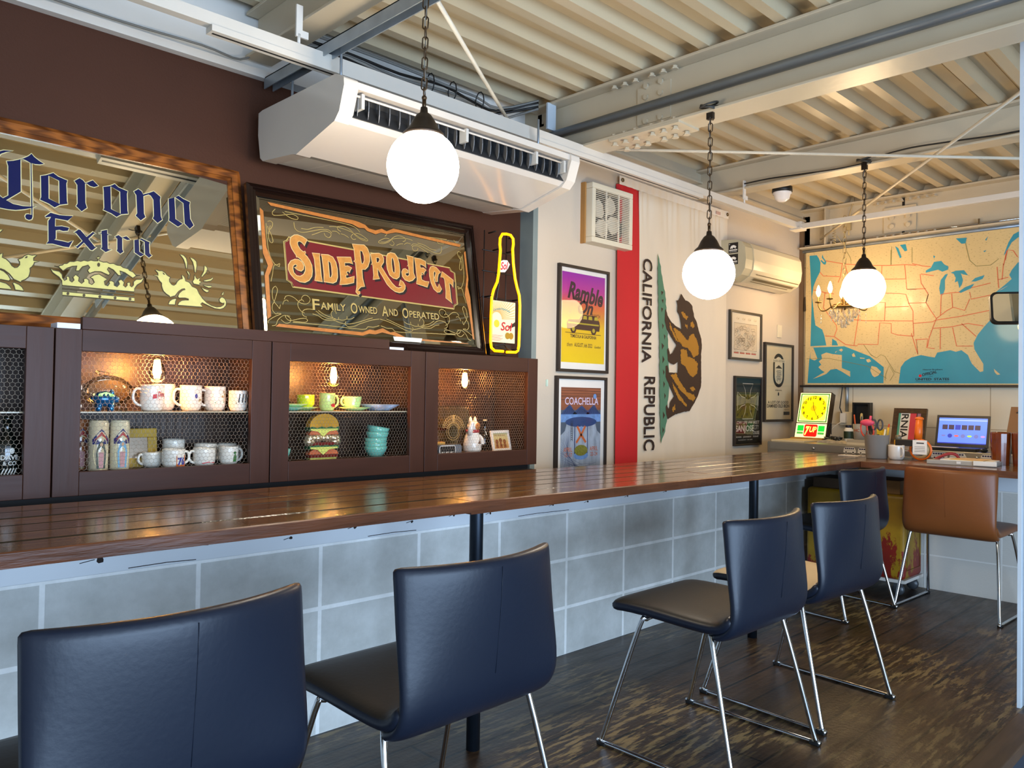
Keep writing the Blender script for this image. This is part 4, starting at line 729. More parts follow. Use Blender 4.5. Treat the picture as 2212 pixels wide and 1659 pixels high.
b.build('print',[mat('p slate','#4d5866',.5),mat('p sunset brown','#8e5236',.5,var=.25,scale=30,stretch=(.2,1,3)),mat('p blue','#2b4270',.5),mat('p mid blue','#6a8fc0',.5,var=.2,scale=50),mat('p pale grey','#9aa3ae',.5,var=.25,scale=45,stretch=(1,1,.3)),m_ink,m_ink,mat('p olive','#7d7a2c',.5,var=.3,scale=90),mat('p orange','#c8632b',.5)],t)
MB().text('COACHELLA',f,*q(.09,.80),*q(.93,.885),.002,bold=.012).build('lettering',mat('p lilac','#d3c3d8',.5),t)
MB().text('APRIL',f,*q(.07,.26),*q(.28,.31),.002).text('15-17',f,*q(.10,.20),*q(.28,.245),.002).text('APRIL',f,*q(.72,.26),*q(.93,.31),.002).text('22-24',f,*q(.74,.20),*q(.92,.245),.002).build('date_lettering',_M['p orange'],t)
# 3: line-drawing print
t,f,w,hh=poster(4.833,1.352,5.268,1.693,'small framed line drawing right of the flag above the black cross poster',bg='#e4d6bd',fm=mat('metal grey frame','#4b463f',.3,metal=.4))
b=MB(); b.poly([[(.06,.07),(w-.06,.07),(w-.06,hh-.085),(.06,hh-.085)]],f,.0003,0); rk=random.Random(12)
b.line([(.06,.07),(w-.06,.07),(w-.06,hh-.085),(.06,hh-.085)],.0025,f,.0006,1,True)
for k in range(60):
    x=rk.uniform(.08,w-.09);z=rk.uniform(.085,hh-.11); a=rk.uniform(-.9,.9); l_=rk.uniform(.012,.03); h2=rk.uniform(.006,.014)
    L=[(x+c*math.cos(a)-s*math.sin(a),z+c*math.sin(a)+s*math.cos(a)) for c,s in rrect(-l_,-h2,l_,h2,h2*.6,3)]
    L=[(min(max(p,.062),w-.062),min(max(qz,.072),hh-.087)) for p,qz in L]
    b.line(L,.0016,f,.0006+.00001*k,1+(k%7==0),True)
for k in range(4):
    x=.06+.08*k; b.poly([[(x,.045),(x+.065,.045),(x+.065,.053),(x,.053)]],f,.0006,3); b.text('NEWPORT BEACH',f,x,.054,x+.065,.061,.0006,1); b.text('Cal',f,x+.03,hh-.06,x+.07,hh-.045,.0006,4,shear=.3)
b.build('print',[mat('p3 pale','#d9c7aa',.6),mat('p3 line','#7d6a55',.6),mat('p3 bluegrey','#8aa0a0',.6),mat('p3 red','#c2503e',.6),mat('p3 tan','#b9a179',.6)],t)
# 4: black cross poster
t,f,w,hh=poster(4.905,.757,5.277,1.241,'black poster with a white-outlined cross between the drawing and the counter',bg='#141413',fw=.012)
b=MB(); cx,cz=w/2,hh*.64; a_=.135
C=[]
for k in range(4):
    A=k*PI/2
    arm=[(.022,.03),(.032,.075),(.062,.118),(-.062,.118),(-.032,.075),(-.022,.03)]
    C.append([(cx+(x*math.cos(A)-z*math.sin(A))*1.18,cz+(x*math.sin(A)+z*math.cos(A))*1.05) for x,z in arm])
for L in C: b.line(L,.0045,f,.0006,0,False)
rk=random.Random(3)
for k in range(30):
    x=.035+.0103*k; v=abs(x-cx)/.15; b.line([(x,cz-.012-.02*v),(x,cz+.012+.03*v)],.0028,f,.0009,0)
b.text('LOW LIFE VW MEET',f,.022,.150,w-.022,.172,.0009,0,bold=.01); b.text('SANJOSE',f,.022,.085,w-.10,.142,.0009,0,bold=.03); b.text('CITY',f,w-.095,.11,w-.03,.142,.0009,0); b.text('CRUISE',f,w-.11,.075,w-.02,.10,.0009,0,bold=.02)
b.text('MARK   JOHNNY   TONY',f,.03,.052,w-.03,.066,.0009,0,bold=.02); b.text('SUNDAY 10 AM',f,.06,.036,w-.12,.044,.0009,0)
b.build('print',[mat('pale ink','#c9c2b4',.6)],t)
b=MB(); b.poly([[(.012,hh-.11),(w-.012,hh-.11),(w-.012,hh-.012),(.012,hh-.012)]],f,.0003); b.build('dark_panel',mat('dark teal ink','#17282c',.6),t)
# 5: emblem poster
t,f,w,hh=poster(5.318,.918,5.762,1.499,'tall cream poster with a black oval badge, framed in black next to the corner',bg='#dcc9a3',fw=.018)
cx=w/2; b=MB(); L=rrect(cx-.085,hh-.325,cx+.085,hh-.075,.08,8)
b.poly([L],f,.0006,0); b.poly([rrect(cx-.062,hh-.30,cx+.062,hh-.10,.058,8)],f,.0009,1)
b.poly([[(cx-.105,hh-.14),(cx+.105,hh-.14),(cx+.095,hh-.115),(cx-.095,hh-.115)]],f,.0012,1); b.text('CRUISERS & RESTORERS',f,cx-.09,hh-.137,cx+.09,hh-.122,.0014,0)
b.poly([[(cx-.055,hh-.185),(cx,hh-.16),(cx+.055,hh-.185)]],f,.0014,0)
rk=random.Random(6)
for k in range(14):
    z=hh-.20-.006*k; b.line([(cx-.045+rk.uniform(0,.02),z),(cx+.045-rk.uniform(0,.02),z+rk.uniform(-.004,.004))],.0022,f,.0014,0)
b.poly([ring(cx,hh-.285,.018,n=16)],f,.0016,1); b.line(ring(cx,hh-.285,.018,n=16),.002,f,.0018,0,True)
b.text('SEPTEMBER & BEYOND',f,cx-.05,hh-.352,cx+.05,hh-.343,.0009,0); b.poly([ring(cx,hh-.375,.01,.014,12)],f,.0009,0)
b.text('A LOT OF GOOD',f,.06,.135,w-.06,.155,.0009,0,bold=.01); b.text('DAMNED OLD IRON',f,.05,.105,w-.05,.13,.0009,0,bold=.02); b.poly([[(w-.14,.05),(w-.045,.05),(w-.045,.075),(w-.14,.075)]],f,.0009,0); b.text('PRESENTED BY',f,w-.13,.085,w-.05,.093,.0009,0)
b.build('print',[m_ink,mat('p5 cream','#e2d3b0',.6)],t)
# blank switch plate
t=MB().box((5.525,YW-.008,1.545),(5.59,YW,1.64)).build('switch_plate',mat('cream plate','#dccfb2',.4),bevel=.002); tag(t,'blank cream switch plate above the badge poster','plate')
t=MB().box((3.02,YW-.006,1.13),(3.032,YW,1.165)).build('wall_label',mat('pale green tape','#c6dccb',.5)); tag(t,'tiny pale green tape mark on the white wall edge beside the cabinets','tape')
# ---------------------------------------------------------------- leaning mirrors
def mirrormat(n,c,r): return mat(n,c,r,metal=1,var=.0)
def wave_wood(n,c1,c2):
    m=mat(n,c1,.35,var=.1,scale=10,coat=.25); nt=m.node_tree; p=nt.nodes['Principled BSDF']
    tc=nd(nt,'ShaderNodeTexCoord'); mp=nd(nt,'ShaderNodeMapping'); mp.inputs['Scale'].default_value=(2.2,6,16); nt.links.new(tc.outputs['Object'],mp.inputs[0])
    w=nd(nt,'ShaderNodeTexWave'); w.inputs['Scale'].default_value=1.6; w.inputs['Distortion'].default_value=9; w.inputs['Detail'].default_value=3; w.inputs['Detail Scale'].default_value=1.2; nt.links.new(mp.outputs[0],w.inputs['Vector'])
    r=nd(nt,'ShaderNodeValToRGB'); r.color_ramp.elements[0].color=lin(c1); r.color_ramp.elements[1].color=lin(c2); nt.links.new(w.outputs['Fac'],r.inputs[0]); nt.links.new(r.outputs[0],p.inputs['Base Color']); return m
m_oak=wave_wood('oak frame','#96551f','#5c2f0e')
def lean(name,label,yb,yt,zb,zt,x0,x1,fw,fm,depth,steps,yaw=0):
    t=thing(name,label,'mirror',(0,0,0)); v=Vector((0,yt-yb,zt-zb)); H=v.length
    f=Fr((0,yb,zb),(1,yaw,0),v); b=MB()
    # moulded frame: stepped profile
    for (i0,i1,wf) in steps:
        a=[(x0+i0*fw,i0*fw),(x1-i0*fw,i0*fw),(x1-i0*fw,H-i0*fw),(x0+i0*fw,H-i0*fw)]
        c=[(x0+i1*fw,i1*fw),(x1-i1*fw,i1*fw),(x1-i1*fw,H-i1*fw),(x0+i1*fw,H-i1*fw)]
        for k in range(4):
            q=[a[k],a[(k+1)%4],c[(k+1)%4],c[k]]; V=[f(p,s_,-depth) for p,s_ in q]+[f(p,s_,wf[0] if j<2 else wf[1]) for j,(p,s_) in enumerate(q)]
            b.add(V,[(0,3,2,1),(4,5,6,7),(0,1,5,4),(1,2,6,5),(2,3,7,6),(3,0,4,7)])
    b.build('frame',fm,t)
    return t,f,H
t,f,H=lean('mirror','wood-framed mirror with blue gothic lettering and a gold crown, leaning on the left cabinets',2.756,2.900,1.255,1.928,-.545,1.374,.05,m_oak,.02,[(0,.35,(.0,.012)),(.35,.8,(.012,.010)),(.8,1,(.004,-.006))],.018)
g=-.010
MB().poly([[(-.5,.045),(1.327,.045),(1.327,H-.045),(-.5,H-.045)]],f,g).build('mirror_glass',mirrormat('silver mirror','#e6dcc2',.012),t)
b=MB(); b.polys(data('cor'),data('corh'),f,g+.0012); b.build('lettering',mat('navy blue lettering','#0a1446',.35,var=.1),t)
b=MB()
for L in data('cor')+data('corh'): b.line(L,.0055,f,g+.0007,0,True)
cc=data('crown_c')[0][0][0]
b.build('lettering_outline',mat('pale gold outline','#d8cc98',.4),t)
m_oline=mat('crown outline','#4a3e24',.5)
CR=data('crown'); b=MB(); b.polys(CR,[],f,g+.0008); b2=MB()
for L in CR: b2.line(L,.003,f,g+.0013,0,True)
for L in data('cholesdark'): b2.poly([L],f,g+.0014)
b.build('crown_emblem',m_gold,t); b2.build('crown_outline',m_oline,t)
GR=data('griffin'); GH=data('gholes')
for mir in (0,1):
    X=(lambda L:[(2*cc-a,c) for a,c in L]) if mir else (lambda L:L)
    b=MB(); b2=MB()
    for L in GR: b.poly([X(L)],f,g+.0008); b2.line(X(L),.003,f,g+.0013,0,True)
    for L in GH: b2.poly([X(L)],f,g+.0014)
    b.build('griffin_emblem',m_gold,t); b2.build('griffin_outline',m_oline,t)
b=MB(); b.line(ring(1.222,.262,.007,n=14),.0012,f,g+.001,0,True); b.build('registered_mark',m_oline,t)
# second mirror
m_dkfr=mat('black brown lacquered frame','#20120d',.18,var=.1,coat=.4)
t,f,H=lean('mirror','black-framed saloon mirror with a red name panel and orange border',2.8294,2.936,1.256,1.866,1.363,2.446,.041,m_dkfr,.018,[(0,.25,(.004,.012)),(.25,.5,(.008,.014)),(.5,.75,(.006,.012)),(.75,1,(.002,-.008))],-.0694)
g=-.010
MB().poly([[(1.398,.035),(2.411,.035),(2.411,H-.035),(1.398,H-.035)]],f,g).build('mirror_glass',mirrormat('smoked mirror','#a59c84',.02),t)
b=MB()
for (a,c) in (((1.404,.041),(1.404,H-.041)),((2.405,.041),(2.405,H-.041)),((1.404,.041),(2.405,.041)),((1.404,H-.041),(2.405,H-.041))):
    d=.011; ip=lambda p:(p[0]+(d if p[0]<1.9 else -d),p[1]+(d if p[1]<.3 else -d))
    o1,o2=f(a[0],a[1],g+.0008),f(c[0],c[1],g+.0008); i1=ip(a);i2=ip(c)
    b.add([o1,o2,f(i2[0],i2[1],g+.0022),f(i1[0],i1[1],g+.0022)],[(0,1,2,3)])
b.build('bevelled_edge',mirrormat('bevel mirror','#b9b39c',.03),t)
m_or=mat('mottled copper leaf','#b8702f',.45,var=.16,scale=60)
b=MB(); [b.poly([L],f,g+.0012) for L in data('spo')]; b.build('border',m_or,t)
b=MB(); [b.line(L,.0028,f,g+.0010,0,True) for L in data('spo')]; b.build('border_outline',mat('border shade','#2a1009',.5),t)
SR=data('spred'); b=MB(); b.poly(SR,f,g+.0012); b.build('name_panel',mat('oxblood panel','#6a1016',.4,var=.08),t)
b=MB(); b.line([(1.88+(x-1.88)*1.012,.32+(y-.32)*1.03) for x,y in SR[0]],.004,f,g+.0012,0,True); b.line(SR[0],.002,f,g+.0016,0,True); b.build('panel_outline',mat('pale gold line','#b59a58',.4),t)
b=MB(); b.polys([[(x+.009,y-.009) for x,y in L] for L in data('spl')],[[(x+.009,y-.009) for x,y in L] for L in data('splh')],f,g+.0018); b.build('lettering_shade',mat('letter shade black','#180d0c',.5),t)
b=MB(); b.polys(data('spl'),data('splh'),f,g+.0024); b.build('lettering',mat('mottled gold letters','#c08038',.4,var=.14,scale=55),t)
b=MB(); [b.line(L,.0026,f,g+.0028,0,True) for L in data('spl')+data('splh')]; b.build('lettering_outline',mat('cream outline','#dcbf86',.4),t)
m_fil=mat('gold filigree','#b49a57',.4)
mxs=1.905
b=MB()
for k in ('spc','spc2'):
    for L in data(k):
        S_=[(p.x,p.y) for p in smooth_line([(a,c,0) for a,c in L],4)]
        b.line(S_,.0022,f,g+.0010); b.line([(2*mxs-a,c) for a,c in S_],.0022,f,g+.0010)
b.build('filigree',m_fil,t)
def smallcaps(b,words,x0,x1,z,hs,w,mi=0):
    tot=sum(1.25+.80*(len(s)-1) for s in words)+.7*(len(words)-1); u=(x1-x0)/tot; x=x0
    for s in words:
        b.text(s[0],f,x,z-.006,x+u*1.08,z+hs*1.35,w,mi,bold=.012); x+=u*1.25
        b.text(s[1:],f,x,z,x+u*.80*(len(s)-1)-u*.1,z+hs,w,mi,bold=.012); x+=u*.80*(len(s)-1)+u*.7
b=MB(); smallcaps(b,['FAMILY','OWNED','AND','OPERATED'],1.606,2.212,.152,.029,g+.0016,0)
b2=MB(); b2.v=[tuple(Vector(p)+Vector((.003,-.0005,-.003))) for p in b.v]; b2.f=b.f;b2.m=b.m;b2.s=b.s
b2.build('motto_shade',_M['letter shade black'],t); b.build('motto_lettering',_M['pale gold line'],t)
MB().poly([[(1.967,.044),(2.10,.044),(2.108,.062),(1.962,.062)]],f,g+.003).build('paper_label',m_paper,t)
# ---------------------------------------------------------------- neon bottle sign
t=thing('neon_sign','glowing yellow neon beer-bottle sign at the right end of the cabinets','sign',(0,2.70,0))
N=[(2.5856,1.2854),(2.5300,1.2854),(2.5083,1.2988),(2.5032,1.3276),(2.5032,1.4461),(2.5063,1.5337),(2.5176,1.5698),(2.5392,1.6090),(2.5475,1.6471),(2.5537,1.7192),(2.5568,1.7605),(2.5526,1.7862),(2.5537,1.8171),(2.5681,1.8388),(2.5949,1.8429),(2.6217,1.8419),(2.6392,1.8264),(2.6413,1.8017),(2.6371,1.7759),(2.6433,1.7089),(2.6567,1.6368),(2.6711,1.5956),(2.6866,1.5595),(2.6918,1.5131),(2.6918,1.4204),(2.6887,1.3173),(2.6825,1.2936),(2.6691,1.2854),(2.6073,1.2833)]
MB().tube([(x,0,z) for x,z in N],.0065,10).build('neon_tube',mat('lit yellow neon','#ffbf00',.3,var=0,emit=1.25,ecol='#ff9600'),t)
b=MB(); 
for x in (2.4990,2.6433): b.tube([(x,.05,1.2679),(x,.05,1.8532)],.003,6)
for z in (1.2916,1.3740,1.4410,1.5389,1.6626,1.7605): b.tube([(2.4887,.05,z),(2.7000,.05,z)],.003,6)
for x,z in ((2.5248,1.8429),(2.6588,1.8377),(2.5042,1.5389),(2.6897,1.5389),(2.5557,1.7656),(2.6433,1.7656),(2.6794,1.2967)): b.tube([(x,.05,z),(x,-.002,z+.002)],.0035,6)
b.build('wire_frame',m_black,t)
b=MB(); b.box((2.5197,.02,1.2679),(2.6536,.07,1.3194)); b.build('transformer',m_black,t)
b=MB(); b.tube(smooth_line([(2.5763,.052,1.6626),(2.5918,.045,1.6162),(2.5866,.05,1.5647),(2.5815,.052,1.5131)],4),.005,6); b.tube(smooth_line([(2.5351,.01,1.3070),(2.5763,-.01,1.3173),(2.6073,.0,1.3019),(2.6485,.01,1.2916)],4),.004,6); b.build('cable',m_black,t)
fr=Fr((0,0,0),(1,0,0),(0,0,1)); m_cd=mat('sunny label card','#dfe3b8',.5,var=.03)
cd=MB().box((2.5166,.012,1.3276),(2.6722,.015,1.5234)).build('label_card',m_cd,t); F2=Fr((0,.0115,0),(1,0,0),(0,0,1))
b=MB(); cx,cz=2.5506,1.4358
for k in range(22):
    a=PI*.03+k*PI*.5/14; d=.034
    far=min(((2.6711-cx)/math.cos(a) if math.cos(a)>.01 else 9),((1.5224-cz)/math.sin(a) if math.sin(a)>.01 else 9),((2.5176-cx)/math.cos(a) if math.cos(a)<-.01 else 9))
    if far>.04 and a<PI: b.line([(cx+d*math.cos(a),cz+d*math.sin(a)),(cx+far*.98*math.cos(a),cz+far*.98*math.sin(a))],.0035,F2,.0003,0)
b.poly([ring(2.5506,1.4152,.018,n=18)],F2,.0006,1)
b.poly([ring(2.6227,1.3616,.016,n=18)],F2,.0006,2); b.poly([ring(2.6464,1.3616,.016,n=18)],F2,.0005,2)
b.text('Sol',F2,2.5763,1.3843,2.6536,1.4255,.0008,3,bold=.02,shear=.2); b.text('Cerveza Importada',F2,2.5269,1.4678,2.6382,1.4822,.0008,4,bold=.01,wave=lambda a:.012*math.sin(PI*a))
for k in range(6): b.line([(2.5227,1.3606-.005*k),(2.5918-.008*(k%3),1.3606-.005*k)],.0018,F2,.0005,5)
b.poly([[(2.6227,1.4018),(2.6711,1.4307),(2.6711,1.4101),(2.6382,1.3977)]],F2,.0005,6)
b.build('label_print',[mat('ray orange','#e3b05e',.5),mat('sun yellow','#f0c92e',.5),mat('gold coin','#a8801c',.4),m_red,mat('teal ink','#3b8f95',.5),mat('pinkish ink','#c96a6a',.5),m_ink],cd)
lc=MB().prism([(2.5578,1.6832),(2.5681,1.7110),(2.5866,1.7192),(2.6124,1.7213),(2.6299,1.7038),(2.6176,1.6832),(2.5990,1.6626),(2.5681,1.6595),(2.5557,1.6656)],Fr((0,.013,0),(1,0,0),(0,0,1)),0,.003).build('logo_card',mat('white card','#eee7dc',.5),t)
MB().text('Sol',Fr((0,.0095,0),(1,0,0),(0,0,1)),2.5681,1.6698,2.6176,1.7069,.0003,bold=.02,shear=.25,wave=lambda a:.008*a).build('logo_print',m_red,lc)
# ---------------------------------------------------------------- wall-back display cabinets
YC=2.58; ZB,ZTc=.757,1.252; YI=2.86
def cabinet(x0,x1,o0,o1,label,shelf=True):
    t=thing('display_cabinet',label,'cabinet',(x0,YC,ZB),0,'dark wire-fronted cabinets'); w=x1-x0; hh=ZTc-ZB; d=YI-YC; a,c=o0-x0,o1-x0
    b=MB(); b.box((.004,d-.008,.0),(w-.004,d,hh)); b.box((.004,.022,.05),(w-.004,d-.008,.062)); b.box((.004,.022,hh-.03),(w-.004,d-.008,hh))
    b.box((.004,.022,.062),(a-.028,d-.008,hh-.03)); b.box((c+.045,.022,.062),(w-.004,d-.008,hh-.03)); b.build('cabinet_body',m_inner,t)
    b=MB(); b.box((.002,0,0),(a,.022,hh)); b.build('stile',m_dkcab,t,bevel=.0015); b=MB(); b.box((c,0,0),(w-.002,.022,hh)); b.build('stile',m_dkcab,t,bevel=.0015)
    MB().box((a+.0005,.0005,0),(c-.0005,.0215,.828-ZB)).build('rail',m_dkcabh,t,bevel=.0015)
    MB().box((a+.0005,.0005,1.187-ZB),(c-.0005,.0215,hh)).build('rail',m_dkcabh,t,bevel=.0015)
    if shelf: MB().box((a-.026,.034,1.002-ZB),(c+.043,d-.01,1.006-ZB)).build('shelf',mat('thin glass shelf','#b8a98c',.15,var=.05),t)
    # hexagon wire
    b=MB(); s=.0078; r=.00045; z0,z1=.826-ZB,1.189-ZB; y=.024; rows=int((z1-z0)/(1.5*s))+2; cols=int((c-a)/(1.732*s))+2; rk=random.Random(int(x0*1000))
    J={}
    def P(x,z):
        k=(round(x,4),round(z,4))
        if k not in J: J[k]=(x+rk.uniform(-.0011,.0011),z+rk.uniform(-.0008,.0008))
        return J[k]
    def seg(p,q):
        p,q=P(*p),P(*q)
        if not all(a-.004<=m_[0]<=c+.004 and z0-.004<=m_[1]<=z1+.004 for m_ in (p,q)): return
        dx,dz=q[0]-p[0],q[1]-p[1]; L=math.hypot(dx,dz); nx,nz=-dz/L*r,dx/L*r
        V=[(p[0]+nx,y,p[1]+nz),(p[0]-nx,y,p[1]-nz),(p[0],y-r*1.4,p[1]),(q[0]+nx,y,q[1]+nz),(q[0]-nx,y,q[1]-nz),(q[0],y-r*1.4,q[1])]
        b.add(V,[(0,3,5,2),(2,5,4,1),(1,4,3,0)],0,True)
    for i in range(rows):
        for j in range(cols):
            cx=a+1.732*s*(j+(.5 if i%2 else 0)); cz=z0+1.5*s*i
            h=[(cx+s*math.sin(k*PI/3),cz+s*math.cos(k*PI/3)) for k in range(6)]
            seg(h[0],h[1]); seg(h[1],h[2]); seg(h[2],h[3])
    b.build('wire_mesh',mat('dull wire mesh','#a3907c',.35,metal=.75,var=.1),t)
    return t
cabinet(-.02,.662,.05,.59,'dark wire-fronted cabinet with bottles, cut by the left edge')
cabinet(.662,1.345,.735,1.272,'dark wire-fronted cabinet holding mugs and saint candles')
cabinet(1.345,2.029,1.416,1.955,'dark wire-fronted cabinet holding jade green dishes')
cabinet(2.029,2.700,2.10,2.633,'dark wire-fronted cabinet holding the beckoning cat',False)
t=MB().box((.735,2.582,1.2525),(1.848,2.604,1.29)).build('ledge_board',m_dkcabh,bevel=.0015); tag(t,'dark narrow board standing along the cabinet tops under the two mirrors','board')
t=MB().box((.668,2.584,1.2525),(.730,2.65,1.268)).build('white_piece',mat('bluish white piece','#dfe4f2',.3)); tag(t,'bluish highlight built as a small piece on the cabinet top left of the ledge board','block')  # bluish white piece built in place of a bright reflection
t=MB().box((1.852,2.585,1.2525),(1.92,2.61,1.262)).build('white_piece',_M['bluish white piece']); tag(t,'small white block under the right mirror frame','block')
t=MB().box((-3,2.50,0),(2.68,2.86,.735)).build('back_counter',mat('dark back counter','#1d1512',.6)); tag(t,'dark low counter under the wire-fronted cabinets','counter')
t=MB().box((-3,2.60,.735),(2.66,2.84,.757)).build('plinth',mat('shadow black plinth','#120d0b',.7)); tag(t,'recessed plinth, shadow put in as black, carrying the wire-fronted cabinets','plinth')  # near-black colour holds the shadow strip under the cabinets
# filament bulbs
m_fil2=mat('glowing filament','#ffd9a0',.3,var=0,emit=130,ecol='#ffbb66')
m_bglass=glassmat('amber bulb glass',tint=(1,.88,.66),ior=1.3)
for x,lab in ((.985,'glowing filament bulb over the mugs'),(1.648,'glowing filament bulb over the jade green cups'),(2.318,'glowing filament bulb over the etched plaque')):
    t=thing('filament_bulb',lab,'bulb',(x,2.665,1.145),0,'filament bulbs in the cabinets')
    MB().lathe([(.011,.05),(.012,.03),(.021,.005),(.026,-.015),(.024,-.032),(.014,-.043),(0,-.046)],22).build('bulb_glass',m_bglass,t)
    b=MB()
    for k in range(6):
        a=k*PI/3; b.tube([(.006*math.cos(a),.006*math.sin(a),.028),(.011*math.cos(a),.011*math.sin(a),-.012),(.005*math.cos(a+.5),.005*math.sin(a+.5),-.030)],.0036,5)
    b.build('filament',m_fil2,t)
    MB().lathe([(0,.074),(.016,.074),(.016,.05),(.012,.046),(0,.046)],16).build('lamp_holder',m_cap,t)
    l=bpy.data.lights.new('bulb_glow','POINT'); l.energy=1.5; l.color=(1,.56,.20); l.shadow_soft_size=.02
    lo=bpy.data.objects.new('bulb_glow',l); COL.objects.link(lo); lo.parent=t; lo.location=(0,.0,.0)
# ---------------------------------------------------------------- things in the cabinets
ZS=1.0065; ZF=.8195
def mug(label,x,y,z,r,hh,hang,m,group,prnt=None,flare=0,cat='mug',name='mug'):
    t=thing(name,label,cat,(x,y,z),0,group)
    MB().lathe([(0,.003),(r*.72,.0),(r*.86,.006),(r*(1-flare),hh*.25),(r,hh*.9),(r,hh),(r-.004,hh),(r-.004,hh*.9),(r*.8,.012),(0,.01)],24).build('body',m,t)
    c,s_=math.cos(hang),math.sin(hang); rr=hh*.32
    MB().tube(smooth_line([((r-.004+d)*c,(r-.004+d)*s_,zz) for d,zz in ((0,hh*.82),(rr*.6,hh*.84),(rr*.95,hh*.66),(rr*.9,hh*.40),(rr*.4,hh*.24),(0,hh*.22))],4),.0045,8).build('handle',m,t)
    if prnt:
        b=MB(); prnt(b,lambda a,zz,w=0:Vector(((r+.0012)*math.sin(a/r),-(r+.0012)*math.cos(a/r),zz))); b.build('mug_print',[m_red,mat('mug green','#3f6f3a',.4),mat('mug orange','#d9661f',.4),mat('mug blue','#3a3f8e',.4),mat('mug tan','#a58b5a',.4),m_ink],t)
    return t
GM='cream milk-glass mugs'
def pr_text(b,f): b.text('Diner',f,.004,.047,.036,.064,0,0,bold=.02,shear=.2); b.line([(.004,.043),(.036,.046)],.0025,f); b.line([(.008,.038),(.034,.041)],.002,f); b.poly([[(-.012,.040),(.001,.042),(.001,.056),(-.010,.054)]],f)
def pr_flower(b,f):
    for x,z in ((.012,.05),(.022,.058),(.018,.066)): b.poly([ring(x,z,.004,n=8)],f,0,4)
    b.line([(-.015,.028),(.02,.030)],.003,f,0,1); b.line([(.018,.03),(.02,.055)],.0015,f,0,1)
def pr_bird(b,f): b.poly([ring(.004,.05,.005,.008,10)],f,0,3); b.poly([[(.012,.03),(.028,.036),(.022,.042),(.014,.04)]],f,0,4); b.line([(-.006,.024),(.026,.026)],.0018,f,0,4)
def pr_band(b,f):
    b.line([(-.02,.028),(.026,.030)],.006,f,0,4)
    for x in (-.012,0,.012): b.line([(x,.03),(x+.004,.06)],.004,f,0,5)
def pr_76(b,f): b.poly([[(-.004,.006),(.03,.006),(.03,.042),(-.004,.042)]],f,0,2); b.text('76',f,.0,.010,.027,.036,.0,3,bold=.05)
def pr_lines(b,f):
    for z in (.03,.038,.046): b.line([(-.02,z),(.026,z)],.0022,f,0,0)
def pr_script(b,f): b.line([(-.02,.012),(0,.016),(.024,.013)],.003,f,0,0)
def pr_fig(b,f): b.poly([[(.0,.012),(.012,.012),(.014,.03),(.008,.04),(.002,.03)]],f,0,1); b.poly([ring(.007,.043,.005,n=8)],f,0,1)
def pr_wave(b,f): b.poly([[(.004,.01),(.016,.008),(.018,.03),(.008,.034)]],f,0,1)
# upper shelf of the mug cabinet
mug('thick cream diner mug with red script, handle to the left, upper shelf',.975,2.675,ZS,.037,.086,PI,m_ivory,GM,pr_text)
mug('cream mug hidden behind the red-script diner mug',1.045,2.765,ZS,.038,.090,PI/2,m_ivory,GM)
mug('cream mug with a small bird print, upper shelf centre',1.118,2.715,ZS,.036,.087,PI,m_ivory,GM,pr_bird)
mug('cream mug with yellow flowers between the bird mug and the straight cup',1.203,2.715,ZS,.036,.085,PI,m_ivory,GM,pr_flower)
mug('straight white cup with a dark drawn band at the right end of the shelf',1.262,2.66,ZS,.032,.072,PI/2,m_ivory,GM,pr_band)
t=thing('black_box','small black and white box at the left end of the upper mug shelf','box',(.735,2.67,ZS)); MB().box((-.02,-.02,0),(.022,.02,.078)).build('body',m_black,t,bevel=.002); b=MB(); b.box((-.02,-.0205,.066),(.0225,.0205,.0785)); b.box((-.02,-.0208,.012),(.0228,-.02,.02)); b.build('white_band',m_paper,t)
# pig figures
def pig(t,m,L,hh,eye=None):
    MB().ball((0,0,hh*.58),(L*.40,hh*.36,hh*.37),28,18).build('body',m,t)
    b=MB()
    for sx in (-1,1):
        for sy in (-1,1): b.tube([(sx*L*.20,sy*hh*.17,hh*.42),(sx*L*.215,sy*hh*.19,hh*.12),(sx*L*.22,sy*hh*.19,0)],[hh*.14,hh*.125,hh*.12],12)
    b.build('legs',m,t)
    b=MB(); b.tube([(L*.33,0,hh*.58),(L*.44,0,hh*.54),(L*.49,0,hh*.53)],[hh*.2,hh*.15,hh*.14],14); b.build('snout',m,t)
    b=MB()
    for sy in (-1,1): b.lathe([(0,.06*hh*3.2),(hh*.10,0),(0,-.01)],8,o=(L*.24,sy*hh*.18,hh*.86))
    b.build('ears',m,t)
    MB().tube(smooth_line([(-L*.39,0,hh*.6),(-L*.43,.01,hh*.66),(-L*.45,0,hh*.60),(-L*.43,-.008,hh*.58)],4),.003,6).build('tail',m,t)
t=thing('glass_piggy_bank','large clear glass piggy bank behind the small blue pig','piggy bank',(.862,2.745,ZS)); gb=glassmat('thick clear glass',tint=(.97,.94,.86),ior=1.38,refl=.8)
MB().ball((0,0,.062),(.075,.05,.052),28,18).build('body',gb,t)
b=MB(); b.tube([(-.038,0,.123),(.0,0,.117)],.006,8); b.build('coin_slot',gb,t)
b=MB(); b.tube([(.066,0,.06),(.088,0,.06)],[.022,.017],14); b.build('snout',gb,t)
b=MB()
for sx in (-1,1):
    for sy in (-1,1): b.tube([(sx*.035,sy*.022,.025),(sx*.04,sy*.026,0)],.012,10)
b.build('legs',gb,t)
m_pig=mat('metallic blue glaze','#0b5f93',.16,metal=.55,var=.25,scale=18,coat=.5)
t=thing('piggy_bank','small metallic blue pig figure in front of the glass piggy bank','piggy bank',(.824,2.655,ZS),math.radians(-8)); pig(t,m_pig,.082,.066)
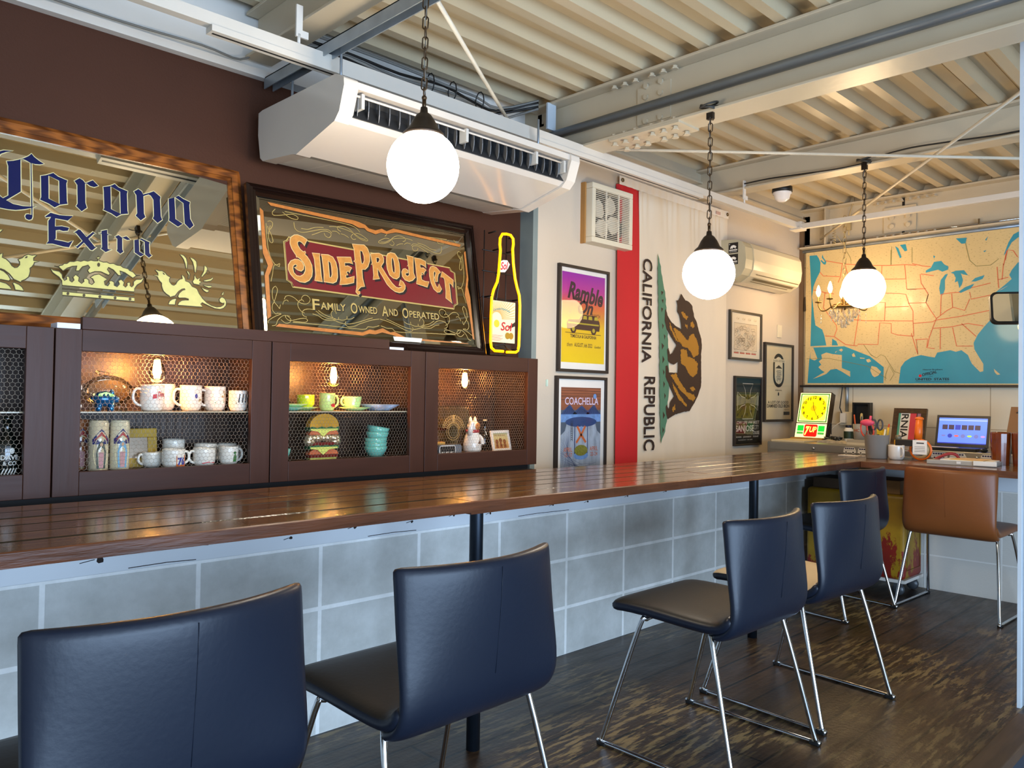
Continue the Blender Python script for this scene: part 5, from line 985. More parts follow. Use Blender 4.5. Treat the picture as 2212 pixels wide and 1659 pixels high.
b=MB(); T=[(-.02,0,.0)]; b.poly([[(-.022+.011*k*.5,.046+(.010 if k%2 else 0)) for k in range(9)]+[(.022,.052),(.0,.060),(-.02,.054)]],Fr((0,-.0235,0),(1,0,0),(0,0,1)),.0); b.build('painted_star',mat('greenish gold paint','#8fae56',.3,metal=.5),t)
# saint candles
def candle(label,x,y,wax,robe,z=ZF):
    t=thing('saint_candle',label,'candle',(x,y,z),0,'tall saint candles')
    MB().lathe([(0,.002),(.027,.0),(.029,.006),(.029,.150),(.027,.155),(.0275,.158),(.026,.158),(.025,.15),(.025,.12),(0,.118)],24).build('glass_jar',mat('waxed glass '+wax,wax,.12,coat=.6,var=.06),t)
    f=lambda a,zz,w=0:Vector(((.0296+w)*math.sin(a/.029),-(.0296+w)*math.cos(a/.029),zz))
    b=MB(); b.poly([dense([(-.026,.085),(-.026,.10),(0,.133),(.026,.10),(.026,.085)],.004)],f,.0,3); b.poly([dense([(-.022,.094),(0,.124),(.022,.094),(.0,.112)],.004)],f,.0004,4)
    b.poly([dense(ring(0,.058,.022,.052,24),.006)],f,.0006,1); b.poly([dense([(-.012,.01),(.012,.01),(.014,.06),(.008,.085),(0,.096),(-.008,.085),(-.014,.06)],.005)],f,.0010,0); b.poly([dense([(-.006,.012),(.006,.012),(.007,.06),(-.007,.06)],.005)],f,.0013,2); b.poly([ring(0,.084,.0042,.006,10)],f,.0015,5)
    b.build('label_picture',[mat('robe '+robe,robe,.5),mat('label cream '+robe,'#d9c795',.5),mat('dress pink','#c08a86',.5),mat('label navy','#2c2c5e',.5),mat('label red','#a8322a',.5),mat('face tan','#c79a72',.5)],t); return t
candle('saint candle with a dark green robed figure, left of the two front candles',.812,2.665,'#cbb894','#3f4a3c')
candle('saint candle with a pale blue robed figure beside the yellow frame',.875,2.667,'#cfc2a0','#6fa3bd')
candle('saint candle half hidden behind the dark robed one',.780,2.74,'#a7643c','#6e3f2a')
# yellow frame
t=thing('photo_frame','mustard yellow photo frame leaning behind the saint candles','frame',(.945,2.735,ZF),0); T=TM((0,0,0),-.12,0,0); b=MB(); w,hh,fw=.15,.128,.03
for a,c in (((-w/2,0,0),(w/2,.012,fw)),((-w/2,0,hh-fw),(w/2,.012,hh)),((-w/2,0,fw),(-w/2+fw,.012,hh-fw)),((w/2-fw,0,fw),(w/2,.012,hh-fw))): b.box(a,c,0,T)
b.build('frame',mat('mustard frame','#b58e1c',.45,var=.12,scale=20),t,bevel=.002); b=MB(); b.box((-w/2+fw,.006,fw),(w/2-fw,.010,hh-fw),0,T); b.build('picture',mat('silvery picture','#b9a996',.15,metal=.6,var=.2,scale=10),t)
# lower mugs
mug('white mug with an orange square and blue numerals, lower shelf',1.040,2.655,ZF,.036,.062,0,m_ivory,GM,pr_76)
mug('low cream mug at the left edge of the lower mug row, by the yellow frame',.995,2.72,ZF,.032,.050,PI,m_ivory,GM)
mug('white mug with red writing standing behind the orange square mug',1.083,2.765,ZF,.036,.088,PI/2,m_ivory,GM,pr_lines)
mug('white mug with a thin red script line, handle to the left, lower shelf',1.143,2.655,ZF,.036,.062,PI,m_ivory,GM,pr_script)
mug('cream mug behind the red script line mug, handle to the right',1.190,2.755,ZF,.038,.070,0,m_ivory,GM)
mug('white mug with a small green figure, handle to the right, lower shelf',1.235,2.665,ZF,.032,.064,0,m_ivory,GM,pr_fig)
mug('white mug behind the green figure mug at the right end of the lower shelf',1.268,2.755,ZF,.034,.068,0,m_ivory,GM)
# jade dishes
GJ='jade green glass dishes'
def saucer(label,x,y,z,r,m=None,name='saucer',hh=.014):
    t=MB().lathe([(0,.002),(r*.5,0),(r*.55,.002),(r,hh-.002),(r,hh),(r*.96,hh),(r*.5,.006),(0,.006)],28).build(name,m or m_jade); t.location=(x,y,z); return tag(t,label,name,GJ)
m_lime=mat('lime green glass','#a7c322',.15,var=.05,coat=.5)
saucer('lower jade plate of the pair at the left end of the upper shelf',1.478,2.69,ZS,.055,mat('green blue jade','#6fb39a',.15,coat=.5),'plate'); saucer('upper jade plate of the pair at the left end of the upper shelf',1.486,2.69,ZS+.012,.057,None,'plate')
saucer('jade saucer under the lime green cup',1.575,2.765,ZS,.06)
mug('lime green cup on a saucer behind the flamingo mug',1.587,2.765,ZS+.011,.034,.050,PI/2,m_lime,GJ,cat='cup',name='cup')
def pr_fl(b,f): b.poly([ring(.010,.022,.013,.007,12)],f,0,0); b.line([(.020,.025),(.022,.038),(.017,.046),(.014,.04)],.002,f,0,5)
mm=mug('pale lime jade mug with a pink bird print, handle to the right',1.622,2.665,ZS,.030,.068,0,mat('pale lime glass','#c5dd7e',.15,var=.03,coat=.5),GJ,pr_fl)
saucer('jade saucer under the jade teacup',1.768,2.70,ZS,.062)
mug('jade teacup on a saucer, handle to the left',1.755,2.70,ZS+.012,.039,.044,PI,m_jade,GJ,flare=.15,cat='cup',name='cup')
saucer('blue and white flowered plate leaning right of the jade teacup',1.885,2.70,ZS,.083,mat('blue white china','#9fb6d3',.2,var=.35,scale=25,coat=.4),'plate',.026)
def bowl(label,x,y,z,r,hh,tilt=0,m=None):
    t=MB().lathe([(0,.002),(r*.55,0),(r*.62,.004),(r*.92,hh*.6),(r,hh),(r*.95,hh),(r*.86,hh*.6),(r*.5,.01),(0,.008)],28).build('bowl',m or mat('turquoise jade bowl','#74c0ad',.15,var=.05,coat=.5)); t.location=(x,y,z); t.rotation_euler=(tilt*.6,tilt,0); return tag(t,label,'bowl','stacked jade bowls')
for k,(lab,tl,dz) in enumerate((('lowest','',0),('second lowest','',.017),('middle','',.034),('second highest','',.058),('top','',.080))):
    bowl('turquoise jade bowl, %s of the stack of five'%lab,1.873+(.004 if k>2 else 0),2.70,ZF+dz,.047,.042,(0,0,0,.05,.13)[k])
bowl('single jade bowl half cut by the cabinet frame left of the burger ornament',1.43,2.68,ZF,.045,.048)
# burger ornament: a cut glass and enamel stack
t=thing('burger_ornament','tall glass and enamel hamburger ornament on the lower dish shelf','ornament',(1.622,2.70,ZF)); f=Fr((0,0,0),(1,0,0),(0,0,1))
BU=mat('amber bun enamel','#d79a35',.25,var=.2,scale=12,coat=.4)
MB().prism([(-.062,.122)]+[( .063*math.cos(a),.128+.048*math.sin(a)) for a in [PI-PI*i/14 for i in range(15)]]+[(.062,.122)],f,-.012,.020).build('top_bun',BU,t,bevel=.006,seg=2)
def wavy(z,w,am,h_,n=16,ph=0): return [(-w+2*w*i/n,z+h_+am*.3*math.sin(i*1.3+ph)) for i in range(n+1)]+[(w-2*w*i/n,z-am*math.sin(i*1.9+ph)**2) for i in range(n+1)]
m_let=mat('green lettuce enamel','#2d5f3a',.3,coat=.4,var=.2,scale=40); m_chz=mat('cheese enamel','#dcdc6a',.3,coat=.4); m_tom=mat('tomato enamel','#c3663f',.3,coat=.4,var=.2,scale=20); m_beef=mat('dark red enamel','#6a1a14',.3,coat=.4)
for z in (.116,.046): MB().prism(wavy(z,.064,.008,.008,ph=z*50),f,-.014,.021).build('lettuce',m_let,t)
for z in (.112,.042): MB().prism([(-.06,z),(-.03,z-.004),(-.005,z-.024),(.02,z-.004),(.058,z),(.058,z+.006),(-.06,z+.006)],f,-.011,.022).build('cheese',m_chz,t)
for z in (.096,.020):
    for x,r in ((-.034,.030),(.033,.031)): MB().prism([(x-r,z),(x-r*.8,z+.012),(x-r*.3,z+.019),(x+r*.3,z+.019),(x+r*.8,z+.012),(x+r,z)],f,-.010,.018).build('tomato',m_tom,t)
for z in (.055,.008): MB().prism([(-.062,z),(.062,z),(.060,z+.011),(-.060,z+.011)],f,-.010,.020).build('patty',m_beef,t)
MB().prism([(-.056,0),(.056,0),(.058,.009),(-.058,.009)],f,-.012,.016).build('base',m_chz,t)
m_cut=mat('cut glass','#e9d6ae',.06,metal=.8,var=.1)
for x,z in ((-.052,.080),(-.020,.082),(.022,.082),(.054,.080),(-.056,.068),(.056,.068)): MB().ball((x,-.004,z),(.024,.020,.018),14,10).build('glass_petal',m_cut,t)
for x in (-.040,.0,.042):
    MB().lathe([(0,.022),(.012,.020),(.013,.012),(0,.01)],14,T=TM((x,0,.082))@Matrix.Rotation(PI/2,4,'X')).build('round_stud',m_cut,t)
# cat cabinet
t=thing('beckoning_cat','white ceramic beckoning cat with a red collar','figurine',(2.378,2.675,ZF),math.radians(18)); m_cat=mat('white cat glaze','#e6ddd0',.2,var=.1,scale=30,coat=.4); m_dkb=mat('brown cat paint','#4a2c1c',.4); m_orc=mat('orange cat paint','#b9763a',.4)
body=MB().lathe([(0,0),(.034,0),(.041,.012),(.042,.035),(.037,.060),(.030,.082),(.027,.094),(.0,.10)],26).build('body',m_cat,t)
MB().ball((0,-.004,.116),(.033,.028,.027),24,16).build('head',m_cat,t)
b=MB()
for sx in (-1,1): b.lathe([(0,.030),(.006,.022),(.012,.0),(0,-.004)],12,o=(sx*.020,.0,.132))
b.build('ears',m_cat,t)
MB().tube(smooth_line([(-.024,0,.082),(-.040,-.012,.098),(-.040,-.016,.120),(-.036,-.020,.138)],5),[.012]*11+[.011]*5,12).build('raised_paw',m_cat,t)
MB().tube(smooth_line([(.020,-.020,.075),(.026,-.034,.055),(.022,-.038,.035)],5),.010,10).build('front_paw',m_cat,t)
MB().lathe([(.0285,.088),(.0315,.090),(.0315,.100),(.0285,.102)],26).build('collar',mat('red collar','#a3202e',.4),t)
b=MB(); b.ball((-.002,-.0275,.117),(.020,.006,.016),14,10,0); b.ball((.013,-.030,.122),(.0035,.003,.0045),8,6,1); b.ball((-.013,-.030,.122),(.0035,.003,.0045),8,6,1); b.ball((0,-.034,.113),(.003,.003,.002),8,6,1); b.tube([(-.010,-.033,.106),(0,-.0345,.104),(.010,-.033,.106)],.0012,5,mi=1)
b.build('face_paint',[m_orc,m_dkb],t)
f=lambda a,zz,w=0:Vector(((.0425-(abs(zz-.03))*.20)*math.sin(a/.04),-(.0432-(abs(zz-.03))*.20)*math.cos(a/.04),zz))
b=MB(); b.poly([dense([(-.016,.04),(.004,.038),(.022,.052),(.026,.066),(.016,.070),(.004,.062)],.004)],f,0,0); b.poly([ring(.012,.057,.006,.008,12)],f,0,1)
for k in range(6): b.line([(-.03+.01*k,.008+.003*(k%2)),(-.02+.01*k,.028),(-.03+.012*k,.036)],.0014,f,0,0)
b.build('body_paint',[m_dkb,m_orc],t)
t=thing('etched_plaque','clear acrylic plaque etched with a feathered pattern behind the cat','plaque',(2.345,2.77,ZF)); MB().box((-.095,0,0),(.095,.012,.205)).build('acrylic',glassmat('amber lit acrylic',tint=(.93,.83,.58),ior=1.5),t,bevel=.001)
b=MB(); f=Fr((0,-.0006,0),(1,0,0),(0,0,1))
for k in range(15):
    a=PI*.12+PI*.76*k/14
    for r0,r1,wd in ((.052,.078,.006),): b.line(ring(.055*1.15*math.cos(a),.09+.066*math.sin(a),.005,.009,10),.0012,f,0,0,True)
    b.line([(.03*math.cos(a),.09+.035*math.sin(a)),(.056*math.cos(a),.09+.058*math.sin(a))],.0013,f)
for r in (.03,.04): b.line(ring(0,.09,r,r,20),.0013,f,0,0,True)
for k in range(5): b.line([(-.006,.135+.006*k),(.006,.138+.006*k)],.0025,f)
b.build('etching',mat('frosted etching','#d9bd78',.6),t)
t=thing('carved_figure','dark carved figure at the left side of the cat cabinet','figurine',(2.150,2.75,ZF)); b=MB(); b.box((-.045,-.03,.0),(.05,.03,.05)); b.box((-.045,-.03,.05),(.035,.03,.07)); b.build('base',m_black,t,bevel=.006); b=MB(); b.tube([(0,0,.07),(.005,0,.12),(-.002,0,.16),(-.012,0,.19)],[.034,.036,.026,.018],12); b.ball((.018,0,.125),.022,12,8); b.ball((-.012,0,.20),.018,12,8); b.build('torso',mat('dark carved stone','#2b2a2b',.5,var=.2,scale=40,bump=.6,bscale=60),t)
b=MB(); b.tube([(.010,0,.06),(.012,0,.235)],.0035,8); b.build('staff',mat('worn pale wood','#9a8c74',.5),t); MB().box((-.04,-.014,.205),(.006,.01,.217)).build('white_band',m_paper,t)
t=MB().box((2.125,2.655,ZF+.0),(2.205,2.70,ZF+.052)).build('wood_block',mat('yellow wooden block','#b98a3a',.5,var=.15,stretch=(1,1,6)),bevel=.003); tag(t,'small yellow wooden block behind the grey tag in the cat cabinet','block')
t=thing('grey_tag_box','grey rounded box with a pale outline in the lower left corner of the cat cabinet','box',(2.198,2.628,ZF)); MB().prism(rrect(-.065,0,.062,.042,.012),Fr((0,0,0),(1,0,0),(0,0,1)),-.016,.016).build('body',mat('grey box','#62666b',.5),t); b=MB(); f=Fr((0,-.0165,0),(1,0,0),(0,0,1)); b.poly([rrect(-.06,.004,.026,.038,.010)],f,.0,0); b.line(rrect(-.06,.004,.026,.038,.010),.003,f,.0004,1,True)
b.text('EEE',f,-.05,.006,.018,.013,.0006,1); b.build('front_print',[m_ink,m_paper],t)
t=thing('small_bottle','tiny dark bottle with a pale stopper behind the anniversary frame','bottle',(2.530,2.76,ZF)); MB().lathe([(0,0),(.020,0),(.022,.006),(.022,.055),(.018,.075),(.008,.090),(.007,.13),(.009,.132),(.009,.136),(0,.136)],18).build('body',mat('dark bottle glass','#17120e',.06,coat=.6),t); MB().lathe([(0,.136),(.0095,.136),(.0095,.143),(0,.143)],14).build('cap',mat('pale cap','#c9b98f',.4),t); MB().lathe([(.0078,.094),(.0078,.100)],14).build('neck_ring',m_paper,t)
t=thing('photo_frame','small white framed anniversary picture leaning right of the cat','frame',(2.552,2.655,ZF),math.radians(8)); T=TM((0,0,0),-.22,0,0); b=MB(); w,hh,fw=.135,.098,.013
for a,c in (((-w/2,0,0),(w/2,.01,fw)),((-w/2,0,hh-fw),(w/2,.01,hh)),((-w/2,0,fw),(-w/2+fw,.01,hh-fw)),((w/2-fw,0,fw),(w/2,.01,hh-fw))): b.box(a,c,0,T)
b.build('frame',mat('white wash frame','#e3d8c8',.5),t,bevel=.002); b=MB(); b.box((-w/2+fw,.005,fw),(w/2-fw,.008,hh-fw),0,T); b.build('picture',grad('anniversary print',[(0,'#b7772f'),(.7,'#d4b878'),(1,'#a8ac84')],2,.01,.09,.4),t)
f=lambda a,zz,w_=0:T@Vector((a,.0045-w_,zz)); b=MB(); b.text('10th Anniversary',f,-.042,.070,.040,.079,0,0,bold=.015)
for k,x in enumerate((-.03,-.002,.027)): b.poly([ring(x,.045+.006*(k==1),.011,n=12)],f,.0003,1); b.poly([[(x-.006,.042),(x+.006,.042),(x+.010,.016),(x-.010,.016)]],f,.0002,1)
b.text('Thank you',f,-.012,.026,.022,.033,.0006,2); b.build('print',[mat('rust letters','#a0561f',.5),mat('copper figures','#8f4a1e',.5,var=.2,scale=30),m_ink],t)
# bottles in the left cabinet
t=thing('liquor_bottle','dark bottle with white lettering in the left cabinet','bottle',(.566,2.665,ZF)); MB().lathe([(0,0),(.032,0),(.035,.005),(.035,.088),(.030,.106),(.013,.122),(.011,.160),(.014,.162),(.014,.172),(0,.172)],22).build('body',mat('black green glass','#0c100d',.06,coat=.6),t)
f=lambda a,zz,w=0:Vector(((.0356)*math.sin(a/.035),-(.0356)*math.cos(a/.035),zz)); b=MB(); b.text('DAVE',f,-.022,.048,.024,.062,0,bold=.03); b.text('& CO',f,-.016,.032,.018,.044,0,bold=.02)
for k in range(5): b.line([(-.02+.008*k,.006),(-.012+.008*k,.024)],.003,f)
b.poly([ring(.006,.074,.007,.009,10)],f); b.build('white_lettering',m_paper,t)
t=thing('liquor_bottle','squat amber bottle with a yellow label left of the dark bottle','bottle',(.50,2.70,ZF)); MB().lathe([(0,0),(.034,0),(.036,.004),(.036,.105),(.03,.118),(.012,.128),(.012,.15),(0,.15)],22).build('body',mat('amber glass','#2d2408',.08,coat=.6),t); f=lambda a,zz,w=0:Vector(((.0365)*math.sin(a/.036),-(.0365)*math.cos(a/.036),zz)); b=MB(); b.poly([dense([(-.024,.03),(.03,.03),(.03,.10),(-.024,.10)],.006)],f); b.text('JAG',f,-.012,.075,.022,.09,.0,1,shear=.2); b.build('label',[mat('mustard label','#8d7a14',.5,var=.3,scale=60),m_red],t)
# ---------------------------------------------------------------- wall map
t=thing('wall_map','big blue and tan roll-down wall map of the country on the far wall','map',(5.87,0,0)); f=Fr((0,0,0),(0,-1,0),(0,0,1))
ML,MR,MZ0,MZ1=-2.772,-1.06,1.200,2.215
m_land=mat('map land tan','#cfb681',.42,var=.05,scale=4,coat=.2)
# fine printed lettering on the land: an even, streaky speckle
nt=m_land.node_tree; p=nt.nodes['Principled BSDF']; l=p.inputs['Base Color'].links[0].from_socket
tc=nd(nt,'ShaderNodeTexCoord'); mp=nd(nt,'ShaderNodeMapping'); mp.inputs['Scale'].default_value=(1,60,170); nt.links.new(tc.outputs['Object'],mp.inputs[0])
n_=nd(nt,'ShaderNodeTexNoise'); n_.inputs['Scale'].default_value=1; n_.inputs['Detail'].default_value=3; nt.links.new(mp.outputs[0],n_.inputs['Vector'])
r_=nd(nt,'ShaderNodeMapRange'); r_.inputs[1].default_value=.60; r_.inputs[2].default_value=.68; r_.inputs[4].default_value=.5; nt.links.new(n_.outputs['Fac'],r_.inputs[0])
x_=nd(nt,'ShaderNodeMix',data_type='RGBA'); nt.links.new(r_.outputs[0],x_.inputs[0]); nt.links.new(l,x_.inputs[6]); x_.inputs[7].default_value=lin('#7d6338'); nt.links.new(x_.outputs[2],p.inputs['Base Color'])
V=[];ny=40
for j in range(2):
    for i in range(ny+1): u=ML+(MR-ML)*i/ny; V.append(f(u,MZ0 if j==0 else MZ1,.0))
MB().add(V,[(i,i+1,ny+2+i,ny+1+i) for i in range(ny)]).build('map_sheet',m_land,t)
def clipu(L): return [(max(ML+.001,min(MR-.002,a)),max(MZ0+.004,min(MZ1-.004,c))) for a,c in L]
b=MB(); [b.poly([clipu(L)],f,.0012) for L in data('water')]; b.build('map_water',mat('map water blue','#2f8da2',.4,var=.06,scale=5,coat=.2),t)
b=MB(); [b.poly([clipu(L)],f,.0022) for L in data('isles')]; b.build('map_islands',m_land,t)
b=MB(); [b.line(clipu(L),.0045,f,.0018) for L in data('borders')]; b.build('map_state_lines',mat('map red lines','#d2603c',.5),t)
b=MB(); [b.line(clipu(L),.0032,f,.0018) for L in data('rivers')]
b.line([(ML+.012,1.40),(ML+.18,1.40),(-2.30,1.335),(-2.165,1.245)],.003,f,.0025)
b.build('map_rivers',mat('map olive lines','#7f7a44',.5),t)
b=MB(); b.text('Hearne Brothers',f,-1.925,1.300,-1.800,1.310,.002,bold=.01); b.text('OFFICIAL',f,-1.93,1.262,-1.835,1.282,.002,bold=.03,wave=lambda a:.022*a-.004); b.text('Map of',f,-1.893,1.266,-1.855,1.272,.002); b.text('the',f,-1.885,1.255,-1.862,1.261,.002); b.text('UNITED  STATES',f,-1.972,1.230,-1.758,1.247,.002,bold=.03); b.line([(-1.972,1.222),(-1.758,1.222)],.002,f,.002); b.build('map_title',mat('map title black','#16242c',.5),t)
b=MB(); b.poly([ring(-1.942,1.262,.010,n=14)],f,.0022); b.build('map_seal',m_red,t)
b=MB(); b.tube([(.012,-ML+.03,MZ1+.012),(.012,-MR-.1,MZ1+.012)],.012,14); b.build('roller',m_galv,t)
b=MB(); b.tube([(-.012,-ML+.005,MZ1+.052),(-.012,-MR-.1,MZ1+.052)],.006,10)
for y in (2.57,1.58):
    b.box((-.018,y-.006,MZ1+.02),(-.008,y+.006,MZ1+.085))
b.build('hanging_rail',m_chrome,t)
b=MB(); b.box((-.012,-MR-.1,MZ0-.018),(.006,-ML+.035,MZ0-.003)); b.build('bottom_bar',mat('dark map bar','#221d18',.4),t)
b=MB(); b.lathe([(0,.05),(.004,.045),(.006,.03),(.010,-.06),(0,-.065)],8,o=(0,2.778,1.83)); b.build('cord_tassel',mat('dark tassel','#3b3226',.7),t)
# wall items near the chandelier chain
b=MB(); b.tube(smooth_line([(5.83,2.40,2.53),(5.83,2.41,2.50),(5.835,2.43,2.42),(5.835,2.43,2.30)],4),.006,8); b.box((5.825,2.415,2.34),(5.85,2.445,2.42)); 
for k in range(9):
    z=2.40-.02*k; b.tube([(5.79+.006*math.sin(i),2.52+.012*math.cos(i),z+.003*i) for i in range(7)],.003,5)
b.tube(smooth_line([(5.79,2.50,2.30),(5.80,2.47,2.25),(5.80,2.44,2.23)],3),.003,5)
o=b.build('cable',mat('cream painted cable','#a8946a',.5)); tag(o,'cream cable and chain bunch on the beam above the chandelier','cable')
# ---------------------------------------------------------------- outlet with conduit
t=thing('power_outlet','pale surface outlet box with plugs below a steel conduit','outlet',(XW,2.455,.90)); MB().box((-.045,-.045,0),(0,.045,.10)).build('outlet_box',mat('pale outlet','#cfc5ae',.4),t,bevel=.004)
MB().tube([(-.02,0,.10),(-.02,0,.33)],.012,12).build('conduit',m_galv,t)
b=MB(); b.box((-.07,-.01,.02),(-.045,.03,.09)); b.build('plug',mat('white plug','#e6dccb',.4),t); b=MB(); b.tube(smooth_line([(-.06,.02,.09),(-.07,.03,.125),(-.06,.035,.14),(-.03,.04,.2),(-.02,.03,.33)],5),.004,6); b.build('black_cord',m_black,t)
b=MB(); b.tube(smooth_line([(-.06,.01,.03),(-.09,.05,.0),(-.12,.09,-.06),(-.16,.09,-.10)],5),.0035,6); b.build('white_cord',mat('white cord','#ddd2bd',.5),t)
# ---------------------------------------------------------------- tool chest behind the counter arm
m_chest=mat('grey hammered steel chest','#8b8981',.35,metal=.6,var=.06)
ZC=.795
t=thing('tool_chest','long grey steel tool chest with van stickers behind the counter arm','tool chest',(0,0,0)); MB().box((5.075,.9,.02),(5.86,2.66,ZC)).build('chest_body',m_chest,t,bevel=.004)
b=MB(); b.box((5.07,.9,ZC-.052),(5.0755,2.64,ZC-.004)); b.build('top_drawer',m_chest,t,bevel=.002)
b=MB(); b.box((5.068,.9,ZC-.085),(5.075,2.57,ZC-.075)); b.build('drawer_lip',mat('chest lip','#4e4d48',.4,metal=.6),t)
b=MB(); b.lathe([(0,.010),(.008,.010),(.009,0),(0,0)],12,T=TM((5.07,2.33,ZC-.03),0,-PI/2,0)); b.lathe([(0,.010),(.008,.010),(.009,0),(0,0)],12,T=TM((5.07,1.37,ZC-.03),0,-PI/2,0)); b.build('lock',m_chrome,t)
f=Fr((5.0695,0,0),(0,-1,0),(0,0,1)); m_wst=mat('white sticker','#d9d6d0',.5); m_bst=mat('dark blue sticker windows','#20244f',.5)
for y0,y1 in ((2.135,2.055),(2.045,1.955),(1.615,1.525),(1.515,1.425),(1.355,1.270)):
    u0,u1=-y0,-y1; w=u1-u0; z0=ZC-.050; b=MB()
    b.poly([[(u0,z0+.008),(u0+.004,z0+.03),(u0+.012,z0+.040),(u1-.012,z0+.040),(u1-.003,z0+.026),(u1,z0+.018),(u1,z0+.006),(u0,z0+.006)]],f,.0004,0)
    for k in range(5): b.poly([[(u0+.010+w*.15*k,z0+.027),(u0+.010+w*.15*k+w*.12,z0+.027),(u0+.010+w*.15*k+w*.12,z0+.036),(u0+.010+w*.15*k,z0+.036)]],f,.0007,1)
    for k in (.22,.78): b.poly([ring(u0+w*k,z0+.008,.009,n=14)],f,.0007,0); b.poly([ring(u0+w*k,z0+.008,.005,n=12)],f,.0010,2)
    b.line([(u0+.004,z0+.020),(u1-.004,z0+.020)],.0012,f,.0007,2); b.build('van_sticker',[m_wst,m_bst,m_ink],t)
# ---------------------------------------------------------------- things on the tool chest
t=thing('lit_clock','glowing yellow and green advertising clock leaning against the wall','clock',(5.45,0,ZC+.018))
fv=Vector((.12,0,.40)); f=Fr((0,0,0),(0,-1,0),fv); U0,U1=-2.648,-2.425; H=.335
MB().prism([(U0-.006,-.0),(U1+.006,-.0),(U1+.006,H+.006),(U0-.006,H+.006)],f,-.06,-.002).build('case',mat('brown clock case','#3d2a14',.4),t,bevel=.004)
def em(n,c,e): return mat(n,c,.35,var=0,emit=e*.42)
b=MB(); b.poly([[(U0,.113),(U1,.113),(U1,H),(U0,H)]],f,0,0); b.poly([[(U0,.004),(U1,.004),(U1,.106),(U0,.106)]],f,0,0)
b.line([(U0+.010,.122),(U1-.010,.122),(U1-.010,H-.010),(U0+.010,H-.010)],.011,f,.0006,1,True)
b.build('lit_panel',[em('lit cream panel','#fff7b0',1.0),em('lit green line','#3f8a12',.55)],t)
mf=bpy.data.materials.new('lit clock face'); mf.use_nodes=True
b=MB(); b.poly([rrect(U0+.018,.130,U1-.018,H-.018,.018,5)],f,.0008,0); b.poly([ring((U0+U1)/2,.222,.092,.092,36)],f,.0012,1); b.poly([ring((U0+U1)/2,.220,.022,.022,20)],f,.0015,2)
b.build('clock_face',[em('lit pale yellow','#fff35a',.88),em('lit yellow','#ffe400',.85),em('lit amber','#ffb300',.8)],t)
b=MB(); cu,cv=(U0+U1)/2,.222
for k in range(1,13):
    a=PI/2-k*PI/6; x=cu+.078*math.cos(a); z=cv+.078*math.sin(a); b.text(str(k),f,x-(.007 if k<10 else .012),z-.011,x+(.007 if k<10 else .012),z+.011,.002,bold=.03)
b.build('numerals',mat('brown numerals','#5e3c0a',.5),t)
b=MB(); b.line([(cu,cv),(cu-.008,cv+.045)],.004,f,.003); b.line([(cu,cv),(cu+.030,cv-.058)],.003,f,.003); b.build('clock_hand',m_ink,t)
b=MB()
for u in (U0+.012,U1-.058): b.poly([[(u,.050),(u+.046,.050),(u+.046,.092),(u,.092)]],f,.0006,0); b.poly([[(u,.028),(u+.046,.028),(u+.046,.044),(u,.044)]],f,.0006,1)
b.build('green_squares',[em('lit green','#14c83a',.9),em('lit dull green','#52b04a',.7)],t)
b=MB(); b.poly([rrect(cu-.048,.010,cu+.048,.100,.012,4)],f,.0010,0); b.text('7',f,cu-.044,.018,cu-.008,.086,.0016,1,bold=.05,shear=.3); b.text('UP',f,cu-.008,.042,cu+.043,.084,.0018,1,bold=.03,shear=.2); b.poly([ring(cu-.012,.036,.008,n=16)],f,.0014,0); b.build('logo',[em('lit red','#f0140a',.9),em('lit lemon','#ffee66',1.2)],t)
t=MB().box((5.12,2.42,ZC),(5.40,2.655,ZC+.012)).build('paper_stack',mat('cream paper sheets','#d9c397',.7,var=.05),bevel=.001); tag(t,'cream sheets of paper on the tool chest in front of the lit clock','paper')
t=MB().box((5.41,2.43,ZC),(5.445,2.66,ZC+.02)).build('wood_strip',mat('orange wooden strip','#c98a34',.5)); tag(t,'orange wooden strip under the front of the lit clock','strip')
t=thing('shadow_box','black box frame with a pale tipped brush inside, standing on the chest','frame',(5.80,2.31,ZC)); b=MB(); b.box((-.02,-.062,0),(.035,-.05,.275)); b.box((-.02,.05,0),(.035,.062,.275)); b.box((-.02,-.05,0),(.035,.05,.012)); b.box((-.02,-.05,.263),(.035,.05,.275)); b.box((.025,-.05,.012),(.035,.05,.263)); b.build('box',m_black,t)
b=MB(); b.tube([(-.005,.0,.05),(-.003,.002,.14)],.007,10); b.build('brush_handle',m_chrome,t); b=MB(); b.lathe([(.007,.14),(.011,.165),(.008,.195),(.0,.20)],12,o=(-.003,.002,0)); b.build('brush_tip',mat('pale bristle','#cdb070',.6),t)
t=thing('picture_frame','brown wooden frame with a red white and green flag print','frame',(5.60,1.935,ZC)); fv=Vector((.07,0,.245)); f=Fr((0,0,0),(0,-1,0),fv); w2,hh,fw=.105,.25,.034; b=MB()
for a0,c0,a1,c1 in ((-w2,0,w2,fw),(-w2,hh-fw,w2,hh),(-w2,fw,-w2+fw,hh-fw),(w2-fw,fw,w2,hh-fw)): b.prism([(a0,c0),(a1,c0),(a1,c1),(a0,c1)],f,-.02,.004)
b.build('frame',wave_wood('dark walnut frame','#4f3618','#3a2610'),t); b=MB(); x0,x1=-w2+fw,w2-fw; g_=lambda a,c:x0+(x1-x0)*a
b.poly([[(x0,fw),(x1,fw),(x1,hh-fw),(x0,hh-fw)]],f,0,0)
for a0,a1,mi in ((0,.10,1),(.52,.80,2),(.80,.84,3),(.84,1,4)): b.poly([[(g_(a0,0),fw),(g_(a1,0),fw),(g_(a1,0),hh-fw),(g_(a0,0),hh-fw)]],f,.0004,mi)
b.build('picture',[mat('fp white','#e3dcd2',.5),mat('fp green','#4f9a80',.5),mat('fp red','#d03a48',.5),m_ink,mat('fp mauve','#9c6c84',.5)],t)
